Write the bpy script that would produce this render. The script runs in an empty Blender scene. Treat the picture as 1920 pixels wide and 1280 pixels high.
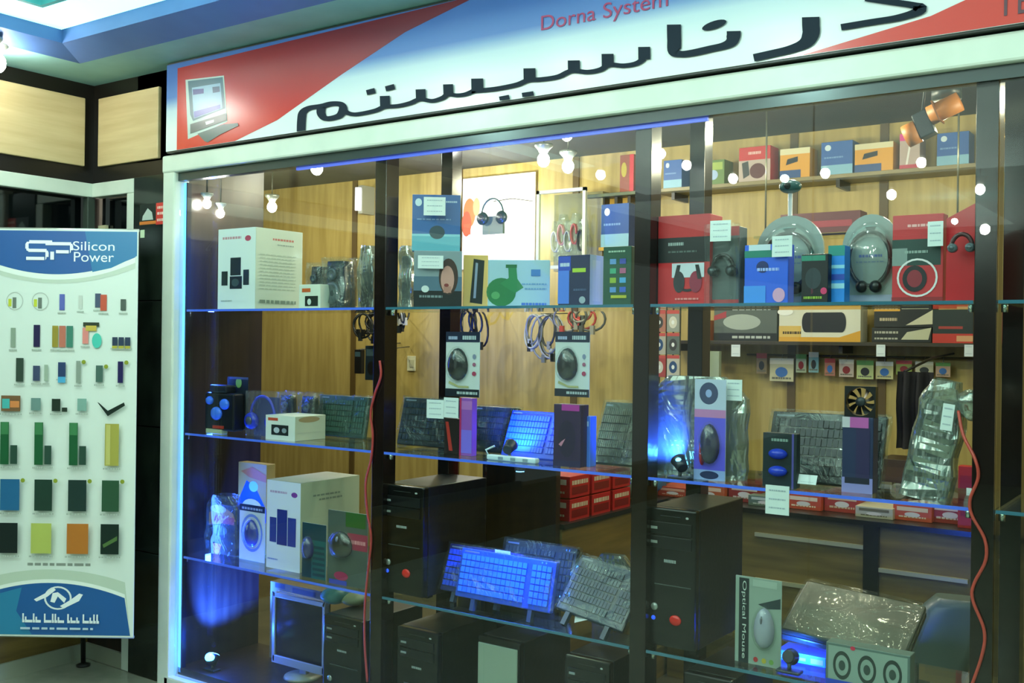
import bpy, bmesh, math, random
from mathutils import Vector, Matrix, noise
random.seed(7)
R = math.radians
# ---------------------------------------------------------------- camera
F_PX = 1950.0
CAMP = Vector((0.0, -2.85, 1.5))
cam = bpy.data.cameras.new('camera'); camo = bpy.data.objects.new('camera', cam)
C = bpy.context.scene.collection
C.objects.link(camo)
cam.sensor_width = 36.0; cam.lens = 36.0 * F_PX / 1920.0; cam.clip_start = 0.05
CR = Matrix.Rotation(R(35.1), 3, 'Z') @ Matrix.Rotation(R(90), 3, 'X') @ Matrix.Rotation(R(0.72), 3, 'Z')
camo.matrix_world = Matrix.Translation(CAMP) @ CR.to_4x4()
S = bpy.context.scene
S.camera = camo
# ---------------------------------------------------------------- world, exposure
w = bpy.data.worlds.new('world'); S.world = w; w.use_nodes = True
w.node_tree.nodes['Background'].inputs[0].default_value = (0.55, 0.72, 0.66, 1)
w.node_tree.nodes['Background'].inputs[1].default_value = 0.45
S.view_settings.view_transform = 'Standard'; S.view_settings.look = 'None'
S.view_settings.gamma = 1.0; S.view_settings.use_curve_mapping = False
S.view_settings.exposure = 0.35
S.cycles.transparent_max_bounces = 32
S.cycles.max_bounces = 7; S.cycles.glossy_bounces = 4; S.cycles.diffuse_bounces = 4
S.cycles.sample_clamp_indirect = 6.0

# ---------------------------------------------------------------- lights
def point(x, y, z, e, c=(0.93, 1.0, 0.84), r=0.05):
    l = bpy.data.lights.new('lamp_light', 'POINT'); l.energy = e; l.color = c; l.shadow_soft_size = r
    o = bpy.data.objects.new('lamp_light', l); o.location = (x, y, z); C.objects.link(o); return o
def spot(loc, target, e, c, ang=70, blend=0.5, r=0.02):
    l = bpy.data.lights.new('spot_light', 'SPOT'); l.energy = e; l.color = c; l.spot_size = R(ang); l.spot_blend = blend; l.shadow_soft_size = r
    o = bpy.data.objects.new('spot_light', l); o.location = loc; C.objects.link(o)
    d = Vector(target) - Vector(loc); o.rotation_euler = d.to_track_quat('-Z', 'Y').to_euler(); return o
def area(loc, rot, sx, sy, e, c):
    l = bpy.data.lights.new('area_light', 'AREA'); l.shape = 'RECTANGLE'; l.size = sx; l.size_y = sy; l.energy = e; l.color = c
    o = bpy.data.objects.new('area_light', l); o.location = loc; o.rotation_euler = rot; C.objects.link(o); return o
WARM = (1.0, 0.93, 0.66)
# shop interior: ceiling downlights; last two points added to brighten the counter
for (x, y, e) in [(-5.6, 1.6, 21), (-4.3, 1.5, 16), (-3.1, 1.6, 16), (-3.0, 1.0, 9), (-1.9, 1.4, 13), (-0.9, 1.2, 14), (0.3, 1.3, 12), (-1.3, 0.8, 12), (-0.3, 0.8, 12)]:
    point(x, y, 2.30, e, WARM, 0.025)
point(-3.95, 2.35, 2.3, 22, (1, 0.97, 0.86))
# display case: lamps just behind the header
for x in (-3.3, -2.75, -2.2, -1.75, -1.2, -0.8):
    point(x, 0.30, 2.36, 2.2, (0.9, 1.0, 0.92), 0.04)
# hall: light from the ceiling in front of the shop
area((-1.9, -2.9, 2.62), (R(0), 0, 0), 3.6, 2.6, 34, (0.78, 1.0, 0.92))
area((-3.2, -6.0, 2.62), (0, 0, 0), 3.0, 3.0, 22, (0.78, 1.0, 0.92))
for (x, y) in [(-3.0, -1.3), (-1.4, -1.2), (0.4, -1.2), (-2.4, -3.6), (0.6, -4.0), (-2, -6.5), (1, -6.5)]:
    point(x, y, 2.56, 11, (0.66, 1.0, 0.95), 0.025)

# ---------------------------------------------------------------- pixel rays
def ray(px, py):
    return CR @ Vector(((px - 960) / F_PX, -(py - 640) / F_PX, -1.0))
def P(px, py, y):
    d = ray(px, py); return CAMP + d * ((y - CAMP.y) / d.y)
def PX(px, py, x):
    d = ray(px, py); return CAMP + d * ((x - CAMP.x) / d.x)
def PZ(px, py, z):
    d = ray(px, py); return CAMP + d * ((z - CAMP.z) / d.z)

# ---------------------------------------------------------------- materials
def lin(h, k=1.0):
    h = h.lstrip('#'); out = []
    for i in (0, 2, 4):
        v = int(h[i:i+2], 16) / 255.0
        out.append((v / 12.92 if v <= 0.04045 else ((v + 0.055) / 1.055) ** 2.4) * k)
    return (out[0], out[1], out[2], 1.0)
_M = {}
def M(h, rough=0.5, metal=0.0, emit=0.0, spec=0.5):
    k = (h, rough, metal, emit, spec)
    if k in _M: return _M[k]
    m = bpy.data.materials.new('mat_' + h.strip('#')); m.use_nodes = True
    b = m.node_tree.nodes['Principled BSDF']
    b.inputs['Base Color'].default_value = lin(h); b.inputs['Roughness'].default_value = rough
    b.inputs['Metallic'].default_value = metal; b.inputs['Specular IOR Level'].default_value = spec
    if emit:
        b.inputs['Emission Color'].default_value = lin(h); b.inputs['Emission Strength'].default_value = emit
    _M[k] = m; return m
def new(name):
    m = bpy.data.materials.new(name); m.use_nodes = True; nt = m.node_tree
    return m, nt, nt.nodes, nt.links, nt.nodes['Principled BSDF']
def noisy(name, h1, h2, scale=(4, 4, 4), rough=0.5, bump=0.1, nscale=3.0, detail=4, lo=0.35, hi=0.65):
    m, nt, N, L, b = new(name)
    tc = N.new('ShaderNodeTexCoord'); mp = N.new('ShaderNodeMapping'); mp.inputs['Scale'].default_value = scale
    no = N.new('ShaderNodeTexNoise'); no.inputs['Scale'].default_value = nscale; no.inputs['Detail'].default_value = detail
    cr = N.new('ShaderNodeValToRGB'); cr.color_ramp.elements[0].position = lo; cr.color_ramp.elements[1].position = hi
    cr.color_ramp.elements[0].color = lin(h1); cr.color_ramp.elements[1].color = lin(h2)
    L.new(tc.outputs['Object'], mp.inputs[0]); L.new(mp.outputs[0], no.inputs['Vector']); L.new(no.outputs[0], cr.inputs[0]); L.new(cr.outputs[0], b.inputs['Base Color'])
    b.inputs['Roughness'].default_value = rough
    if bump:
        bu = N.new('ShaderNodeBump'); bu.inputs['Strength'].default_value = bump; bu.inputs['Distance'].default_value = 0.01
        L.new(no.outputs[0], bu.inputs['Height']); L.new(bu.outputs[0], b.inputs['Normal'])
    return m
WOOD_V = noisy('wood_beige', '#a69150', '#bca763', (9, 9, 0.7), 0.45, 0.05)
WOOD_B = noisy('wood_panel_pale', '#c4ae7e', '#d2be8e', (0.8, 0.8, 9), 0.5, 0.04)
WOOD_D = noisy('wood_dark', '#1c130d', '#2c1d13', (9, 9, 0.6), 0.35, 0.06)
WOOD_C = noisy('wood_counter', '#62501f', '#80692f', (0.7, 0.7, 8), 0.45, 0.06)
MARBLE = noisy('marble_black', '#111813', '#212b22', (3, 3, 2), 0.12, 0.0, 3, 8)
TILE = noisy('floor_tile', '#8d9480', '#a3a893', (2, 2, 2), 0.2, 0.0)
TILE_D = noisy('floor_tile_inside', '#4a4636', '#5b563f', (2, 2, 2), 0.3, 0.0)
PLASTER = noisy('plaster_teal', '#86bab6', '#90c4c0', (2, 2, 2), 0.6, 0.02)
PLASTER_B = noisy('plaster_blue', '#47699f', '#4d70a6', (2, 2, 2), 0.5, 0.02)
PLASTER_W = noisy('plaster_white', '#a4cdc8', '#b4dcd6', (2, 2, 2), 0.7, 0.02)
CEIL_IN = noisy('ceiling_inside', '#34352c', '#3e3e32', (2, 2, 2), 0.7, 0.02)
WHITEF = noisy('frame_white', '#cfdccb', '#dbe6d5', (2, 2, 2), 0.35, 0.02)
POSTM = noisy('post_dark', '#140d0c', '#1f1512', (6, 6, 1), 0.18, 0.0)
CASE = noisy('case_black', '#0b0d10', '#11141a', (20, 20, 20), 0.4, 0.05)

def glass(name, tint, ior=1.5, boost=1.0, rough=0.0):
    m, nt, N, L, b = new(name); N.remove(b)
    t = N.new('ShaderNodeBsdfTransparent'); t.inputs[0].default_value = tint
    g = N.new('ShaderNodeBsdfGlossy'); g.inputs['Roughness'].default_value = rough; g.inputs[0].default_value = (1, 1, 1, 1)
    f = N.new('ShaderNodeFresnel'); ge = N.new('ShaderNodeNewGeometry'); im = N.new('ShaderNodeMapRange')
    im.inputs[3].default_value = ior; im.inputs[4].default_value = 1.0 / ior     # thin pane: same reflectance on both faces
    L.new(ge.outputs['Backfacing'], im.inputs[0]); L.new(im.outputs[0], f.inputs[0])
    k = N.new('ShaderNodeMath'); k.operation = 'MULTIPLY'; k.inputs[1].default_value = boost
    mx = N.new('ShaderNodeMixShader')
    L.new(f.outputs[0], k.inputs[0]); L.new(k.outputs[0], mx.inputs[0]); L.new(t.outputs[0], mx.inputs[1]); L.new(g.outputs[0], mx.inputs[2])
    L.new(mx.outputs[0], N['Material Output'].inputs[0]); return m
GLASS = glass('window_glass', (0.95, 0.985, 0.965, 1), 1.36)
SHELFG = glass('shelf_glass', (0.87, 0.95, 0.92, 1), 1.42)
def film(name, tint, fac, col, rough=0.12, bump=0.9, scale=9.0, stretch=(1, 1, 1)):
    """crinkled clear plastic film: part transparent, part glossy, with fold relief"""
    m, nt, N, L, b = new(name); N.remove(b)
    tc = N.new('ShaderNodeTexCoord'); mp = N.new('ShaderNodeMapping'); mp.inputs['Scale'].default_value = stretch
    no = N.new('ShaderNodeTexNoise'); no.inputs['Scale'].default_value = scale; no.inputs['Detail'].default_value = 3; no.inputs['Distortion'].default_value = 1.2
    bu = N.new('ShaderNodeBump'); bu.inputs['Strength'].default_value = bump; bu.inputs['Distance'].default_value = 0.03
    t = N.new('ShaderNodeBsdfTransparent'); t.inputs[0].default_value = tint
    g = N.new('ShaderNodeBsdfGlossy'); g.inputs['Roughness'].default_value = rough; g.inputs[0].default_value = (0.9, 0.95, 0.9, 1)
    d = N.new('ShaderNodeBsdfDiffuse'); d.inputs[0].default_value = col
    mx = N.new('ShaderNodeMixShader'); mx.inputs[0].default_value = 0.45
    m2 = N.new('ShaderNodeMixShader'); m2.inputs[0].default_value = fac
    L.new(tc.outputs['Object'], mp.inputs[0]); L.new(mp.outputs[0], no.inputs['Vector']); L.new(no.outputs[0], bu.inputs['Height'])
    L.new(bu.outputs[0], g.inputs['Normal']); L.new(bu.outputs[0], d.inputs['Normal'])
    L.new(g.outputs[0], mx.inputs[1]); L.new(d.outputs[0], mx.inputs[2]); L.new(t.outputs[0], m2.inputs[1]); L.new(mx.outputs[0], m2.inputs[2])
    L.new(m2.outputs[0], N['Material Output'].inputs[0]); return m
FILM = film('clear_film', (0.93, 0.97, 0.95, 1), 0.17, (0.35, 0.40, 0.37, 1))
FILMK = film('thin_film', (0.92, 0.96, 0.95, 1), 0.085, (0.25, 0.3, 0.28, 1))
FILM2 = film('thick_film', (0.75, 0.82, 0.78, 1), 0.60, (0.22, 0.26, 0.24, 1), 0.15, 1.0, 7, (1, 1, 0.4))
BUBBLE = film('blister_film', (0.97, 0.99, 0.98, 1), 0.13, (0.5, 0.5, 0.5, 1), 0.05, 0.15, 5)

# ---------------------------------------------------------------- mesh builder
class MB:
    def __init__(s): s.v = []; s.f = []; s.m = []; s.mats = []; s.smooth = []
    def mi(s, m):
        if m not in s.mats: s.mats.append(m)
        return s.mats.index(m)
    def face(s, pts, m, sm=False):
        b = len(s.v); s.v += [tuple(p) for p in pts]; s.f.append(list(range(b, b + len(pts)))); s.m.append(s.mi(m)); s.smooth.append(sm)
    def box(s, x0, x1, y0, y1, z0, z1, m):
        b = len(s.v)
        s.v += [(x0,y0,z0),(x1,y0,z0),(x1,y1,z0),(x0,y1,z0),(x0,y0,z1),(x1,y0,z1),(x1,y1,z1),(x0,y1,z1)]
        for q in ((0,3,2,1),(4,5,6,7),(0,1,5,4),(1,2,6,5),(2,3,7,6),(3,0,4,7)):
            s.f.append([b + i for i in q]); s.m.append(s.mi(m)); s.smooth.append(False)
        return s
    def grid(s, rows, m, close_u=False, sm=True, cap=False):
        b = len(s.v); nr = len(rows); nc = len(rows[0])
        for r in rows: s.v += [tuple(p) for p in r]
        for i in range(nr - 1):
            for j in range(nc if close_u else nc - 1):
                k = (j + 1) % nc
                s.f.append([b+i*nc+j, b+i*nc+k, b+(i+1)*nc+k, b+(i+1)*nc+j]); s.m.append(s.mi(m)); s.smooth.append(sm)
        if cap:
            s.f.append([b + j for j in range(nc)][::-1]); s.m.append(s.mi(m)); s.smooth.append(False)
            s.f.append([b + (nr-1)*nc + j for j in range(nc)]); s.m.append(s.mi(m)); s.smooth.append(False)
        return s
    def tube(s, pts, r, m, n=8, r2=None):
        pts = [Vector(p) for p in pts]; rows = []
        up = Vector((0.13, 0.27, 0.95)).normalized()
        for i, p in enumerate(pts):
            t = (pts[min(i+1, len(pts)-1)] - pts[max(i-1, 0)])
            if t.length < 1e-9: t = Vector((0, 0, 1))
            t.normalize(); a = t.cross(up)
            if a.length < 1e-3: a = t.cross(Vector((1, 0, 0)))
            a.normalize(); c = t.cross(a); rr = r if r2 is None else r + (r2 - r) * i / (len(pts) - 1)
            rows.append([p + (a * math.cos(2*math.pi*k/n) + c * math.sin(2*math.pi*k/n)) * rr for k in range(n)])
        return s.grid(rows, m, True, True, True)
    def lathe(s, prof, m, c=(0,0,0), axis='z', n=20):
        rows = []
        for (r, h) in prof:
            row = []
            for k in range(n):
                a = 2*math.pi*k/n; u, v = r*math.cos(a), r*math.sin(a)
                p = (u, v, h) if axis == 'z' else ((u, h, v) if axis == 'y' else (h, u, v))
                row.append((c[0]+p[0], c[1]+p[1], c[2]+p[2]))
            rows.append(row)
        return s.grid(rows, m, True, True, True)
    def ell(s, c, rx, ry, rz, m, n=16, k=10):
        rows = []
        for i in range(k + 1):
            a = -math.pi/2 + math.pi*i/k; rr = max(math.cos(a), 0.01)
            rows.append([(c[0]+rx*rr*math.cos(2*math.pi*j/n), c[1]+ry*rr*math.sin(2*math.pi*j/n), c[2]+rz*math.sin(a)) for j in range(n)])
        return s.grid(rows, m, True)
    def build(s, name, parent=None, bevel=0, label=None, **props):
        me = bpy.data.meshes.new(name); me.from_pydata(s.v, [], s.f); me.update()
        for m in s.mats: me.materials.append(m)
        for i, p in enumerate(me.polygons): p.material_index = s.m[i]; p.use_smooth = s.smooth[i]
        bm = bmesh.new(); bm.from_mesh(me); bmesh.ops.remove_doubles(bm, verts=bm.verts, dist=1e-6); bm.to_mesh(me); bm.free()
        o = bpy.data.objects.new(name, me); C.objects.link(o)
        if parent: o.parent = parent
        if bevel:
            b = o.modifiers.new('bevel', 'BEVEL'); b.width = bevel; b.segments = 2; b.limit_method = 'ANGLE'
        if label: o['label'] = label
        for k, v in props.items(): o[k] = v
        return o
def tag(o, label, cat, group=None):
    o['label'] = label; o['category'] = cat
    if group: o['group'] = group
    return o
def thing(name, label, cat, loc=(0, 0, 0), rot=0, group=None):
    o = bpy.data.objects.new(name, None); C.objects.link(o); o.empty_display_size = 0.05
    o.location = loc; o.rotation_euler = rot if isinstance(rot, tuple) else (0, 0, rot)
    return tag(o, label, cat, group)
def struct(name, mb, parent=None, bevel=0):
    o = mb.build(name, parent, bevel)
    if not parent: o['kind'] = 'structure'
    return o
_T = {}
def text_mesh(s):
    if s in _T: return _T[s]
    cu = bpy.data.curves.new('t', 'FONT'); cu.body = s; ob = bpy.data.objects.new('t', cu); C.objects.link(ob)
    dg = bpy.context.evaluated_depsgraph_get(); me = bpy.data.meshes.new_from_object(ob.evaluated_get(dg))
    vs = [v.co.copy() for v in me.vertices]; fs = [list(p.vertices) for p in me.polygons]
    bpy.data.objects.remove(ob); bpy.data.curves.remove(cu); bpy.data.meshes.remove(me)
    x0 = min(v.x for v in vs); x1 = max(v.x for v in vs); y0 = min(v.y for v in vs); y1 = max(v.y for v in vs)
    vs = [((v.x-x0)/(x1-x0), (v.y-y0)/(y1-y0)) for v in vs]
    _T[s] = (vs, fs); return _T[s]
def decal(parent, shapes, o, u, v, W, H, name='printed_front', off=0.0006, rough=0.4, label=None, emit=0):
    """flat print: shapes in 0..1 of the face; each shape one layer prouder"""
    o = Vector(o); u = Vector(u).normalized(); v = Vector(v).normalized(); n = u.cross(v)
    mb = MB()
    def pt(a, b, k): return o + u*(a*W) + v*(b*H) + n*(off + k*0.00025)
    rnd = random.Random(len(shapes) * 31 + int(W * 1000))
    for k, s in enumerate(shapes):
        t = s[0]; col = s[-1]; m = M(col, rough, 0, emit) if isinstance(col, str) else col
        if t == 'r': mb.face([pt(s[1], s[2], k), pt(s[3], s[2], k), pt(s[3], s[4], k), pt(s[1], s[4], k)], m)
        elif t == 'e':
            mb.face([pt(s[1] + s[3]*math.cos(2*math.pi*i/20), s[2] + s[4]*math.sin(2*math.pi*i/20), k) for i in range(20)], m)
        elif t == 'ring':
            n_ = 24
            for i in range(n_):
                a, b = 2*math.pi*i/n_, 2*math.pi*(i+1)/n_; q = s[5]
                mb.face([pt(s[1]+s[3]*math.cos(a), s[2]+s[4]*math.sin(a), k), pt(s[1]+s[3]*math.cos(b), s[2]+s[4]*math.sin(b), k),
                         pt(s[1]+s[3]*q*math.cos(b), s[2]+s[4]*q*math.sin(b), k), pt(s[1]+s[3]*q*math.cos(a), s[2]+s[4]*q*math.sin(a), k)][::1], m)
        elif t == 'p': mb.face([pt(a, b, k) for a, b in s[1]], m)
        elif t == 'l':   # a line of print too small to read: dashes
            x = s[1]
            while x < s[3]:
                d = min(rnd.uniform(0.04, 0.11) * (s[3] - s[1]) * 1.5, s[3] - x)
                mb.face([pt(x, s[2], k), pt(x + d, s[2], k), pt(x + d, s[2] + s[4], k), pt(x, s[2] + s[4], k)], m); x += d + 0.03 * (s[3] - s[1])
        elif t == 't':   # text: x, y, width, height, string
            vs, fs = text_mesh(s[5])
            b0 = len(mb.v)
            mb.v += [tuple(pt(s[1] + a*s[3], s[2] + b*s[4], k)) for a, b in vs]
            for f in fs: mb.f.append([b0 + i for i in f]); mb.m.append(mb.mi(m)); mb.smooth.append(False)
    return mb.build(name, parent, label=label)
FX, FZ, FY = (1, 0, 0), (0, 0, 1), (0, 1, 0)

# ================================================================ ROOM SHELL
XW = -4.41            # hall side wall
CE = 2.67
YB = 2.75             # back wall of the shop
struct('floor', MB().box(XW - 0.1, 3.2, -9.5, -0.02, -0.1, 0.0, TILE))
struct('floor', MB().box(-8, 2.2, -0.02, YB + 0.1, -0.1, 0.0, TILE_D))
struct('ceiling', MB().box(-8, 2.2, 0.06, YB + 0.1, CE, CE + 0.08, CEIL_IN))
struct('wall_back', MB().box(-8, 2.2, YB, YB + 0.1, 0, CE, WOOD_V))
struct('wall_left', MB().box(-8.1, -8, 0, YB + 0.1, 0, CE, WOOD_V))
struct('wall_right', MB().box(2.2, 2.3, 0, YB + 0.1, 0, CE, WOOD_V))
struct('wall_front', MB().box(-8, -4.43, 0.02, 0.1, 0, CE, WOOD_D))
struct('wall_far', MB().box(XW, 3.2, -9.6, -9.5, 0, 2.9, noisy('hall_far', '#20261f', '#2d342b')))
# wall joint battens on the back wall
for k, px in enumerate((664, 860, 1078, 1486, 1655)):
    x = P(px, 600, YB).x
    struct('trim_%d' % (k + 1), MB().box(x - 0.022, x + 0.022, YB - 0.012, YB, 0.3, CE, M('#5d4a22', 0.5)))
# hall ceiling: soffit, sloped blue cornice, raised bright tray
d1, d2, d3 = 0.27, 0.42, 0.55
X1, X2, X3 = XW + 0.31, XW + 0.42, XW + 0.55
mb = MB()
mb.box(XW - 0.1, 3.2, -d1, 0.06, CE, CE + 0.06, PLASTER); mb.box(XW - 0.1, X1, -9.5, -d1, CE, CE + 0.06, PLASTER)
struct('ceiling', mb)
mb = MB()
mb.face([(X1, -d1, CE), (3.2, -d1, CE), (3.2, -d2, CE + 0.035), (X2, -d2, CE + 0.035)], PLASTER_B)
mb.face([(X1, -d1, CE), (X2, -d2, CE + 0.035), (X2, -9.5, CE + 0.035), (X1, -9.5, CE)], PLASTER_B)
mb.face([(X2, -d2, CE + 0.035), (3.2, -d2, CE + 0.035), (3.2, -d2, CE + 0.1), (X2, -d2, CE + 0.1)], PLASTER_B)
mb.face([(X2, -d2, CE + 0.035), (X2, -d2, CE + 0.1), (X2, -9.5, CE + 0.1), (X2, -9.5, CE + 0.035)], PLASTER_B)
struct('trim_6', mb)
LUM = M('#a8f6f0', 0.6, 0, 1.5)
mb = MB(); mb.box(X2 - 0.1, 3.2, -9.5, -d2 + 0.1, CE + 0.1, CE + 0.16, PLASTER_W)
struct('ceiling', mb)
t = thing('ceiling_light', 'glowing pale cyan cove light strip around the raised ceiling tray', 'light', (0, 0, 0))
mb = MB(); mb.box(X2 + 0.01, 1.5, -d2 - 0.24, -d2 - 0.01, CE + 0.086, CE + 0.099, LUM); mb.box(X2 + 0.01, X2 + 0.26, -3.6, -d2 - 0.24, CE + 0.086, CE + 0.099, LUM)
mb.build('diffuser', t)
mb = MB(); mb.box(X2 + 0.26, 1.5, -d2 - 0.26, -d2 - 0.24, CE + 0.07, CE + 0.099, M('#4fb6b8', 0.5)); mb.box(X2 + 0.26, X2 + 0.28, -3.6, -d2 - 0.26, CE + 0.07, CE + 0.099, M('#4fb6b8', 0.5))
mb.build('lamp_rim', t)
t = thing('ceiling_light', 'large glowing white panel in the middle of the ceiling tray', 'light', (0, 0, 0))
MB().box(X2 + 0.30, 1.2, -2.3, -d2 - 0.30, CE + 0.088, CE + 0.099, M('#eef7ee', 0.6, 0, 1.3)).build('diffuser', t)
mb = MB()
for k in range(1, 5): mb.box(X2 + 0.3 + k * 1.0, X2 + 0.32 + k * 1.0, -2.3, -d2 - 0.30, CE + 0.080, CE + 0.0995, M('#8fb8b0'))
mb.build('lamp_frame', t)

# ---- left hall wall: pale panels on top, dark glazing in white frame below
DK = M('#17130d', 0.3)
PT, PB = 2.20, 2.575
mb = MB(); mb.box(XW - 0.12, XW, -9.5, 0.0, 0, 0.42, WOOD_C); mb.box(XW - 0.12, XW, -9.5, 0.0, 2.21, CE, DK)
WL = struct('wall_left', mb)
for k, (ya, yb) in enumerate(((-0.055, -1.25), (-1.31, -2.5), (-2.56, -3.75))):
    o = MB().box(XW, XW + 0.018, yb, ya, 2.285, 2.60, WOOD_B).build('panel', WL, 0.004)
# short wall between corner and marble pilaster
xs0, xs1, xs2 = XW, P(248, 700, 0).x, P(318, 700, 0).x
mb = MB(); mb.box(xs0, xs2 + 0.03, 0.0, 0.04, 2.21, CE, DK); mb.box(xs0, xs1 + 0.01, 0.0, 0.04, 0, 0.3, WOOD_D)
wf = struct('wall_front', mb)
MB().box(P(190, 240, 0).x, P(303, 220, 0).x, -0.018, 0.0, 2.285, 2.60, WOOD_B).build('panel', wf, 0.004)
# side glazing (dark room behind), framed
SG = M('#060b0c', 0.05, 0, 0, 0.6)
w2 = thing('window_2', 'x', 'x'); 
def asstruct(o):
    for k in ('label', 'category', 'group'):
        if k in o: del o[k]
    o['kind'] = 'structure'; return o
asstruct(w2)
MB().box(XW - 0.06, XW - 0.05, -3.6, -0.03, 0.42, 2.15, SG).build('pane', w2)
mb = MB(); mb.box(XW - 0.02, XW + 0.02, -3.6, 0, 2.145, 2.21, WHITEF); mb.box(XW - 0.02, XW + 0.02, -0.04, 0, 0.42, 2.15, M('#3b463c')); mb.box(XW - 0.02, XW + 0.01, -3.6, 0, 0.40, 0.46, M('#3b463c'))
mb.build('window_frame', w2, 0.004)
mb = MB(); mb.box(XW - 0.045, XW - 0.02, -0.62, -0.585, 0.42, 2.15, M('#5a6a5e', 0.3)); mb.build('mullion', w2)
w3 = asstruct(thing('window_3', 'x', 'x'))
MB().box(xs0, xs1, 0.05, 0.06, 0.3, 2.15, SG).build('pane', w3)
mb = MB(); mb.box(xs0 + 0.02, xs1 + 0.02, -0.02, 0.03, 2.145, 2.21, WHITEF); mb.box(xs1 - 0.03, xs1 + 0.03, -0.02, 0.03, 0.0, 2.145, WHITEF)
mb.build('window_frame', w3, 0.004)
o = MB().box(P(181, 362, 0.02).x, P(195, 362, 0.02).x, 0.03, 0.045, 1.93, 2.02, M('#c9c49a')).build('switch_plate', w3)
# skirting
struct('baseboard_left', MB().box(XW, XW + 0.015, -9.5, 0.0, 0.0, 0.07, M('#9aa08a', 0.4)))
struct('baseboard_front', MB().box(xs0 + 0.015, xs1 - 0.03, -0.015, 0.0, 0.0, 0.07, M('#9aa08a', 0.4)))
# black marble pilaster
pl = MB(); xp0, xp1 = xs1 + 0.03, xs2 + 0.002
sl = struct('trim_7', MB().box(xp0, xp1, 0.0, 0.08, 0, 2.21, M('#050705', 0.2)))
for k in range(4):
    MB().box(xp0, xp1, -0.025, 0.0, 0.553 * k + 0.002, 0.553 * (k + 1) - 0.002, MARBLE).build('stone_slab', sl, 0.002)

# ================================================================ SHOP WINDOW (window_1)
WT = 2.205
xl = P(331, 700, 0).x; XR = 1.9
win = asstruct(thing('window_1', 'x', 'x'))
mb = MB(); mb.box(xl - 0.045, xl + 0.035, -0.05, 0.03, 0, WT + 0.075, WHITEF); mb.box(xl - 0.045, XR, -0.055, 0.03, WT, WT + 0.075, WHITEF)
mb.box(xl, XR, -0.05, 0.03, 0.0, 0.05, WHITEF)
mb.build('window_frame', win, 0.008)
mb = MB(); mb.box(xl + 0.035, XR, -0.03, 0.01, WT - 0.035, WT, M('#3d4b49', 0.25, 0.3)); mb.build('glazing_channel', win)
jx = [xl + 0.035, P(913, 700, -0.02).x, P(1520, 700, -0.02).x + 0.0, P(1868, 700, -0.02).x, XR]
for a, b in zip(jx, jx[1:]):
    MB().box(a + 0.0015, b - 0.0015, -0.022, -0.014, 0.05, WT - 0.03, GLASS).build('pane', win)
# blue led strip down the left frame; glowing strip along the top channel imitates a reflection
led = thing('blue_strip', 'glowing blue light strip running down the left edge of the shop window', 'light')
BL = M('#4f9dff', 0.4, 0, 2.2)
MB().box(xl + 0.037, xl + 0.052, 0.0, 0.012, 0.06, WT - 0.04, BL).build('light_tube', led)
MB().box(xl + 0.052, xl + 0.060, 0.0, 0.02, 0.06, WT - 0.04, M('#20252e', 0.3, 0.5)).build('channel', led)
led = thing('blue_strip', 'thin glowing blue strip imitating a reflection under the top rail above the middle bay', 'light')
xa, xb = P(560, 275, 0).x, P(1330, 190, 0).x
MB().box(xa, xb, -0.012, -0.002, WT - 0.046, WT - 0.036, M('#4f66d8', 0.4, 0, 0.7)).build('light_tube', led)  # added glow standing in for a blue reflection
area_l = area((xl + 0.1, 0.1, 1.2), (0, R(-90), 0), 2.0, 0.03, 9.0, (0.03, 0.10, 1.0))
# the recess between header and ceiling
struct('wall_front', MB().box(xl - 0.3, XR, 0.0, 0.05, WT + 0.075, CE, DK))
# posts
post_px = [(700, 'f'), (1187, 'f'), (1825, 'f')]
PXF = []
for px, _ in post_px:
    x = P(px, 640, 0).x; PXF.append(x)
labs = ['left', 'middle', 'right']
for k, x in enumerate(PXF):
    t = asstruct(thing('trim_%d' % (k + 9), 'x', 'x'))
    MB().box(x, x + 0.055, 0.0, 0.07, 0.05, WT, POSTM).build('post', t, 0.002)
    MB().box(x, x + 0.055, 0.385, 0.45, 0.05, CE, POSTM).build('post', t, 0.002)
struct('wall_left', MB().box(xl - 0.02, xl + 0.03, 0.03, 0.45, 0.0, CE - 0.005, noisy('lacquer_dark', '#1d1614', '#2a201a', (9, 9, 0.6), 0.3, 0.05)))
struct('trim_8', MB().box(xl + 0.03, XR, 0.0, 0.45, 0.0, 0.08, WOOD_D))

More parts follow.
